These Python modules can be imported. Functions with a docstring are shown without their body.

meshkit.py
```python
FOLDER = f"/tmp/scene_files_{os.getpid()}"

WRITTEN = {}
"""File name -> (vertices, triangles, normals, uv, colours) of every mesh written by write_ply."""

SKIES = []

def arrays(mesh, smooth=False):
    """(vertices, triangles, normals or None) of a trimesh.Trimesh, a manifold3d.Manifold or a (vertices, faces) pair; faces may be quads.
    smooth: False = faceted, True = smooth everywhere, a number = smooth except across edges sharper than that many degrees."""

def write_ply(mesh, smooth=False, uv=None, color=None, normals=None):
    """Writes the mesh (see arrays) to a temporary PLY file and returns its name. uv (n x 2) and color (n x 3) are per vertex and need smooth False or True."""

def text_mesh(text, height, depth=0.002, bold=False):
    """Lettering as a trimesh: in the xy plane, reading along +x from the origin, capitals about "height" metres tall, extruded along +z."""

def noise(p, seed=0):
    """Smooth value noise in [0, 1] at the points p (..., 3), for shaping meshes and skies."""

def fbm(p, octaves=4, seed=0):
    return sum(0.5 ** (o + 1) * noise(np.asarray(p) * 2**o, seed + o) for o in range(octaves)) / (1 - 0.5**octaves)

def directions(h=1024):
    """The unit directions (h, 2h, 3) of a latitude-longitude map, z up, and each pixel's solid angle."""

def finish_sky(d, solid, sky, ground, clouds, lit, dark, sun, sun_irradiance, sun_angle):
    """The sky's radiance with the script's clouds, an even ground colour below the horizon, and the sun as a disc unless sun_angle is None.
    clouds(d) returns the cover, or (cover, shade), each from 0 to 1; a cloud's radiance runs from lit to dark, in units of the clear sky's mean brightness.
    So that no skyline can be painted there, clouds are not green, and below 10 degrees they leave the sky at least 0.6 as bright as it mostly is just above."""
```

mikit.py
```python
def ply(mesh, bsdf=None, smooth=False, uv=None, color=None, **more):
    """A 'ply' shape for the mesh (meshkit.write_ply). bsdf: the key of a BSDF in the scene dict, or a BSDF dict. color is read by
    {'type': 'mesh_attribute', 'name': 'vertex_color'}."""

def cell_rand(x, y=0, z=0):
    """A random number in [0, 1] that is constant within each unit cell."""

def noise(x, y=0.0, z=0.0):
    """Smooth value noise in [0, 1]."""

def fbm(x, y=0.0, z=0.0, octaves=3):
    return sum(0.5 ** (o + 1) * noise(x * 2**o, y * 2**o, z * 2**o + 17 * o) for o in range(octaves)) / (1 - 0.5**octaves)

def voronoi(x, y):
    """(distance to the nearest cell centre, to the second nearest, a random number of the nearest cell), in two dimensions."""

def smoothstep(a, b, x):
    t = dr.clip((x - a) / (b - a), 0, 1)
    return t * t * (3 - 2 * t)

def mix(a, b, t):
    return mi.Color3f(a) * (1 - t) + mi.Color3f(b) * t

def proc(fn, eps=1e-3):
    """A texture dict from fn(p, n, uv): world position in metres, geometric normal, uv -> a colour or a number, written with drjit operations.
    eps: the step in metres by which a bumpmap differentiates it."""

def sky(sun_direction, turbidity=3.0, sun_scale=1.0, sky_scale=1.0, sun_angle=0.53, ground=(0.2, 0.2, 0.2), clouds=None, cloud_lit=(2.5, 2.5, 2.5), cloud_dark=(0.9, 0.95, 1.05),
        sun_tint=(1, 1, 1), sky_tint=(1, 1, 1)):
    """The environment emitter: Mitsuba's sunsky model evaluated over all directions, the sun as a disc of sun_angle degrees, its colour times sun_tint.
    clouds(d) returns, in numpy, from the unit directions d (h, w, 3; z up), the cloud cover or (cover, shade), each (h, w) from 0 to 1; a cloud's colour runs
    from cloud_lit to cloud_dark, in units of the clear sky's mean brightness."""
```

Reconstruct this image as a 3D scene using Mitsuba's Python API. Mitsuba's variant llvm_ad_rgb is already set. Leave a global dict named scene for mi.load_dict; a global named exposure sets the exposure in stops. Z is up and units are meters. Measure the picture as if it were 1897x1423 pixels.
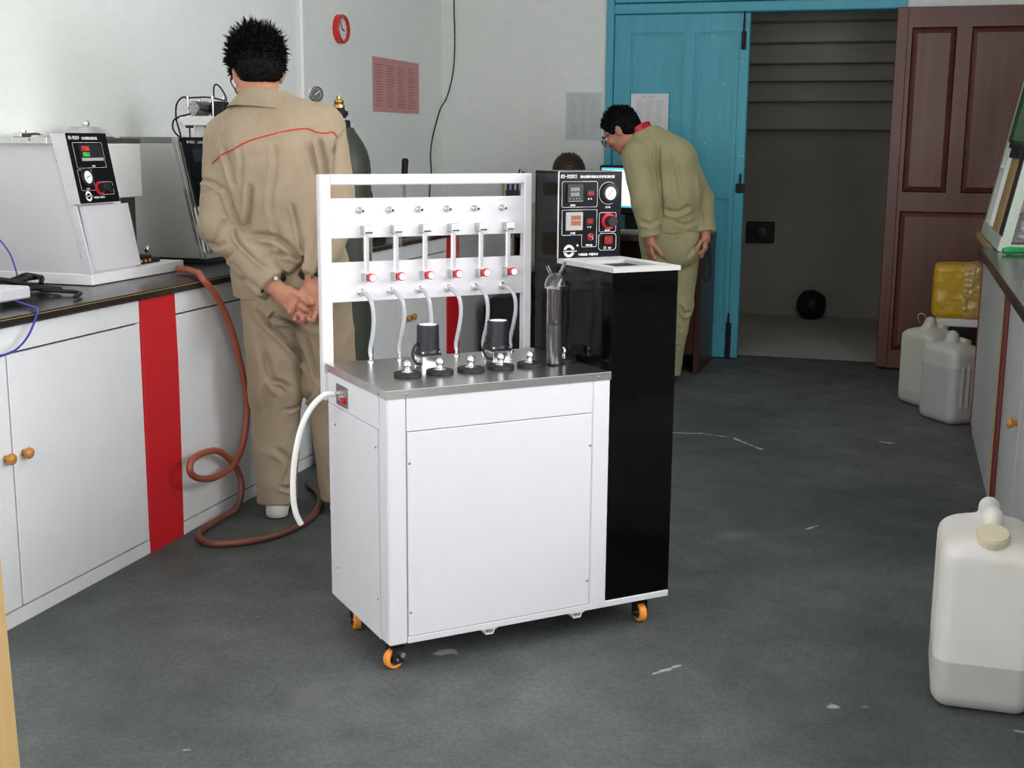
import math, random
import numpy as np, trimesh, mitsuba as mi, mikit, meshkit, drjit as dr
from shapely.geometry import Polygon, Point, LineString, box as sbox
from shapely.ops import unary_union
from mikit import noise, fbm, smoothstep, mix

scene, labels = {}, {}
rng = np.random.default_rng(7)
random.seed(7)
exposure = -0.06

# ---------------------------------------------------------------- camera
YAW, PITCH, ROLL, F = math.radians(16.82), math.radians(10.87), math.radians(-0.445), 2349.0
cy_, sy_ = math.cos(YAW), math.sin(YAW)
fwd = np.array([-sy_ * math.cos(PITCH), cy_ * math.cos(PITCH), -math.sin(PITCH)])
right0 = np.array([cy_, sy_, 0.0])
down0 = np.cross(fwd, right0)
right = math.cos(ROLL) * right0 + math.sin(ROLL) * down0
down = -math.sin(ROLL) * right0 + math.cos(ROLL) * down0
EYE = np.array([0, 0, 1.32])
scene['camera'] = {'type': 'perspective', 'fov_axis': 'x', 'fov': math.degrees(2 * math.atan(948.5 / F)), 'near_clip': 0.05, 'far_clip': 60.0,
                   'to_world': mi.ScalarTransform4f().look_at(origin=EYE.tolist(), target=(EYE + fwd).tolist(), up=(-down).tolist())}

# ---------------------------------------------------------------- light: dull daylight through the windows behind the camera
WINDOW_REAR, WINDOW_SIDE, WINDOW_LEFT = 7.0, 6.6, 6.5
DAYLIGHT = np.array([1.0, 0.99, 1.0])


# ---------------------------------------------------------------- materials
def P(key, color, rough=0.5, metal=0.0, spec=0.5, **more):
    c = color if isinstance(color, dict) else {'type': 'rgb', 'value': list(color)}
    scene[key] = {'type': 'twosided', 'bsdf': {'type': 'principled', 'base_color': c, 'roughness': rough, 'metallic': metal, 'specular': spec, **more}}


def floor_fn(p, n, uv):
    x, y = p.x, p.y
    a = fbm(x * 1.3, y * 1.3, 0.0, 4)
    b = fbm(x * 9 + 3, y * 9, 2.0, 3)
    c = noise(x * 140, y * 140, 1.0)
    t = smoothstep(0.25, 0.75, a)
    col = mix((0.048, 0.057, 0.055), (0.080, 0.088, 0.087), t)
    col = col * (0.78 + 0.44 * b) * (0.86 + 0.28 * c)
    pale = smoothstep(0.66, 0.9, fbm(x * 3.1 + 9, y * 3.1 + 4, 5.0, 4))
    col = mix(col, mi.Color3f(0.105, 0.11, 0.105), pale * 0.7)
    d = mi.Float(9)
    for (x0, y0, x1, y1, w) in MARKS:
        ex, ey = x1 - x0, y1 - y0
        s = dr.clip(((x - x0) * ex + (y - y0) * ey) / (ex * ex + ey * ey), 0, 1)
        q = dr.sqrt(dr.square(x - x0 - s * ex) + dr.square(y - y0 - s * ey)) / w
        d = dr.minimum(d, q + 1.1 * noise(x * 60, y * 60, 3.0))
    col = mix(col, mi.Color3f(0.33, 0.34, 0.32), (1 - smoothstep(0.7, 1.5, d)) * 0.8)
    return col


MARKS = [(-.95, 5.68, -.81, 5.71, .012), (-.79, 5.70, -.68, 5.68, .010), (-.66, 5.665, -.517, 5.49, .011), (-.24, 4.355, -.21, 4.41, .009),
         (-.523, 2.985, -.468, 3.055, .009), (-.02, 5.81, .03, 5.79, .018), (-.085, 2.925, -.08, 2.93, .016), (-1.08, 2.945, -1.065, 2.96, .03),
         (-.005, 2.95, .0, 2.955, .012), (.33, 2.926, .36, 2.92, .008), (-1.43, 2.265, -1.42, 2.27, .006), (-1.66, 3.02, -1.655, 3.03, .006)]


def wall_fn(p, n, uv):
    a = fbm(p.x * .9 + 5, p.y * .9, p.z * .9, 3)
    b = fbm(p.x * 30, p.y * 30, p.z * 30, 2)
    col = mix((0.70, 0.725, 0.70), (0.765, 0.78, 0.76), a)
    return col * (0.97 + 0.06 * b)


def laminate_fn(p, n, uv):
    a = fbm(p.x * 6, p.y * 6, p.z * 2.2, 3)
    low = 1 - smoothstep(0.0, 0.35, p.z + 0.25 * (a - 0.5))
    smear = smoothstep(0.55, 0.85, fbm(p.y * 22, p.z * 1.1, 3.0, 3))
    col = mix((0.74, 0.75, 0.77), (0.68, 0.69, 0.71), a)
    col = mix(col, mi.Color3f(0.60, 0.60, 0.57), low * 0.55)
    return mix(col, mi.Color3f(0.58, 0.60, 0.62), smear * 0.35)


def cloth_fn(base, dark):
    def fn(p, n, uv):
        w = noise(p.x * 420, p.y * 420, p.z * 420)
        a = fbm(p.x * 7, p.y * 7, p.z * 5, 3)
        return mix(dark, base, smoothstep(0.15, 0.7, a)) * (0.9 + 0.2 * w)
    return fn


def blue_fn(p, n, uv):
    a = fbm(p.x * 3, p.z * 1.2, p.y * 3, 3)
    g = noise(p.x * 60, p.z * 4, 3.0)
    col = mix((0.045, 0.285, 0.385), (0.07, 0.37, 0.47), a) * (0.94 + 0.12 * g)
    chip = smoothstep(0.785, 0.84, fbm(p.x * 38 + 3, p.z * 38, p.y * 38, 3))
    return mix(col, mi.Color3f(0.40, 0.47, 0.46), chip * 0.7)


def reddoor_fn(p, n, uv):
    g = fbm(p.x * 42, p.z * 1.7, p.y * 42, 3)
    a = fbm(p.x * 4, p.z * 3, 1.0, 3)
    col = mix((0.068, 0.016, 0.009), (0.115, 0.033, 0.021), g)
    return mix(col, mi.Color3f(0.12, 0.042, 0.032), smoothstep(0.5, 0.8, a) * 0.5)


def wood_fn(p, n, uv):
    g = fbm(p.x * 30 + p.y * 30, p.z * 2.0, 3.0, 3)
    return mix((0.29, 0.185, 0.075), (0.41, 0.275, 0.12), g)


def brown_fn(p, n, uv):
    g = fbm(p.x * 25 + p.y * 25, p.z * 2.5, 3.0, 3)
    return mix((0.030, 0.010, 0.008), (0.065, 0.020, 0.015), g)


def granite_fn(p, n, uv):
    g = noise(p.x * 220, p.y * 220, p.z * 220)
    return mix((0.010, 0.009, 0.009), (0.035, 0.030, 0.026), g * fbm(p.x * 8, p.y * 8, 0.0, 2))


def steel_fn(p, n, uv):
    g = fbm(p.x * 240 + p.y * 240, p.z * 9, (p.x - p.y) * 6, 2)
    return mix((0.58, 0.575, 0.56), (0.74, 0.735, 0.72), g)


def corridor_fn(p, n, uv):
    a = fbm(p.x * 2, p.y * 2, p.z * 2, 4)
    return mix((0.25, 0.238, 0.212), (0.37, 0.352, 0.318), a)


def can_fn(levels, tint, wet):
    # a translucent can shows the liquid in it: greyer up to its fill level
    def fn(p, n, uv):
        a = fbm(p.x * 9, p.y * 9, p.z * 9, 3)
        dirt = smoothstep(0.5, 0.85, fbm(p.x * 14 + 2, p.y * 14, p.z * 5, 3))
        col = mi.Color3f(tint) * (0.93 + 0.12 * a)
        col = mix(col, mi.Color3f(wet) * (0.9 + 0.15 * a), 1 - smoothstep(levels - 0.002, levels + 0.002, p.z))
        stain = smoothstep(levels + 0.18, levels + 0.27, p.z) * dirt
        return mix(col, mi.Color3f(0.50, 0.44, 0.30), stain * 0.45)
    return fn


P('m_floor', mikit.proc(floor_fn), 0.55, spec=0.35)
P('m_wall', mikit.proc(wall_fn), 0.85, spec=0.15)
P('m_ceiling', (0.78, 0.79, 0.78), 0.9, spec=0.1)
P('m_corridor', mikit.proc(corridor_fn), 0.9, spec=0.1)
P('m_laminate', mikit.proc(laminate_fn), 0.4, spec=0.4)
P('m_laminate_grey', (0.36, 0.37, 0.37), 0.45)
P('m_red_laminate', (0.52, 0.010, 0.018), 0.45)
P('m_gap', (0.02, 0.02, 0.02), 0.9)
P('m_granite', mikit.proc(granite_fn), 0.22)
P('m_gold', (0.55, 0.36, 0.10), 0.4, 0.6)
P('m_white', (0.575, 0.565, 0.595), 0.42, spec=0.4)
P('m_white_warm', (0.74, 0.74, 0.735), 0.5)
P('m_steel', mikit.proc(steel_fn), 0.26, 1.0)
P('m_steel_side', mikit.proc(lambda p, n, uv: mix((0.66, 0.65, 0.63), (0.76, 0.75, 0.73), noise(p.x * 900, p.y * 900, p.z * 900))), 0.5, 1.0)
P('m_trim_red', (0.17, 0.030, 0.028), 0.45)
P('m_steel_dark', (0.30, 0.30, 0.295), 0.33, 1.0)
P('m_chrome', (0.80, 0.80, 0.81), 0.16, 1.0)
P('m_alu', (0.62, 0.62, 0.62), 0.34, 1.0)
P('m_black_gloss', (0.0018, 0.0018, 0.0024), 0.09, spec=0.14)
P('m_black_panel', (0.005, 0.005, 0.0065), 0.22, spec=0.14)
P('m_switch_red', (0.19, 0.006, 0.008), 0.35, spec=0.3)
P('m_timer', (0.27, 0.27, 0.26), 0.5)
P('m_rim', (0.38, 0.375, 0.37), 0.5)
P('m_black', (0.013, 0.013, 0.014), 0.5, spec=0.25)
P('m_graphite', (0.014, 0.016, 0.020), 0.34, spec=0.35)
P('m_print', (0.80, 0.80, 0.82), 0.6)
P('m_dark_print', (0.05, 0.05, 0.06), 0.7)
P('m_grey', (0.30, 0.30, 0.30), 0.5)
P('m_lightgrey', (0.38, 0.38, 0.37), 0.5)
P('m_red', (0.50, 0.016, 0.030), 0.4, spec=0.3)
P('m_orange', (0.78, 0.27, 0.035), 0.4)
P('m_silicone', (0.37, 0.38, 0.41), 0.3)
P('m_hose_white', (0.70, 0.70, 0.66), 0.4)
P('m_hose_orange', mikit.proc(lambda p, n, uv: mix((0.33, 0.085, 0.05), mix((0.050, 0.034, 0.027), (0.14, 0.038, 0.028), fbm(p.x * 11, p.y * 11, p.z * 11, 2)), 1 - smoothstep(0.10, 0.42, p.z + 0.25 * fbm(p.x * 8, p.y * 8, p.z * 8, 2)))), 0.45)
P('m_blue', mikit.proc(blue_fn), 0.5)
P('m_reddoor', mikit.proc(reddoor_fn), 0.42)
P('m_wood', mikit.proc(wood_fn), 0.5)
P('m_brown', mikit.proc(brown_fn), 0.35)
P('m_knobwood', (0.42, 0.18, 0.035), 0.3)
P('m_cloth1', mikit.proc(cloth_fn((0.345, 0.275, 0.195), (0.285, 0.225, 0.155))), 0.9, spec=0.12, sheen=0.3)
P('m_cloth2', mikit.proc(cloth_fn((0.36, 0.33, 0.185), (0.28, 0.26, 0.145))), 0.9, spec=0.12, sheen=0.3)
P('m_cloth3', (0.20, 0.19, 0.135), 0.9, spec=0.1)
P('m_cuff', (0.03, 0.032, 0.035), 0.9)
P('m_skin', mikit.proc(lambda p, n, uv: mix((0.43, 0.19, 0.125), (0.52, 0.25, 0.165), fbm(p.x * 60, p.y * 60, p.z * 60, 2))), 0.55, spec=0.3)
P('m_hair', (0.0035, 0.0035, 0.004), 0.6, spec=0.08)
P('m_hair_brown', (0.022, 0.013, 0.008), 0.5, spec=0.3)
P('m_shoe', (0.55, 0.54, 0.51), 0.6)
P('m_eye', (0.75, 0.73, 0.70), 0.25)
P('m_lips', (0.36, 0.12, 0.09), 0.5)
P('m_button', (0.66, 0.60, 0.46), 0.4)
P('m_piping', (0.55, 0.03, 0.015), 0.6)
P('m_cyl', mikit.proc(lambda p, n, uv: mix((0.022, 0.030, 0.020), (0.048, 0.055, 0.038), fbm(p.x * 12, p.y * 12, p.z * 4, 3))), 0.5)
P('m_brass', (0.55, 0.38, 0.13), 0.32, 1.0)
P('m_can_near', mikit.proc(can_fn(0.122, (0.58, 0.56, 0.53), (0.40, 0.39, 0.375))), 0.42)
P('m_can_far', mikit.proc(can_fn(0.275, (0.52, 0.50, 0.46), (0.44, 0.42, 0.415))), 0.42)
P('m_can_last', mikit.proc(can_fn(0.075, (0.54, 0.53, 0.47), (0.48, 0.46, 0.44))), 0.42)
P('m_can_cap', (0.52, 0.46, 0.33), 0.45)
P('m_yellow', (0.55, 0.33, 0.015), 0.3)
P('m_wrap', (0.50, 0.34, 0.10), 0.2)
P('m_paper', (0.66, 0.67, 0.70), 0.8)
P('m_paper_grey', (0.53, 0.55, 0.57), 0.8)
P('m_pink', mikit.proc(lambda p, n, uv: mix((0.50, 0.235, 0.235), (0.56, 0.275, 0.27), fbm(p.y * 9, p.z * 9, 1.0, 2))), 0.8)
P('m_pink_dark', (0.33, 0.14, 0.14), 0.8)
P('m_clockred', (0.50, 0.025, 0.012), 0.35)
P('m_green', (0.02, 0.26, 0.07), 0.35)
P('m_seal_green', (0.010, 0.075, 0.022), 0.5)
P('m_palegreen', (0.45, 0.52, 0.45), 0.4)
P('m_bluecable', (0.035, 0.04, 0.30), 0.4)
P('m_navy', (0.03, 0.04, 0.10), 0.5)
P('m_ochre', (0.42, 0.33, 0.06), 0.5)
P('m_amber', (0.21, 0.060, 0.015), 0.35)
P('m_liquid', (0.045, 0.045, 0.047), 0.2)
P('m_scale', (0.44, 0.44, 0.46), 0.6)
scene['m_glass'] = {'type': 'dielectric', 'int_ior': 1.47, 'ext_ior': 1.0}
scene['m_acrylic'] = {'type': 'thindielectric', 'int_ior': 1.4}
scene['m_pane'] = {'type': 'thindielectric'}


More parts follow.
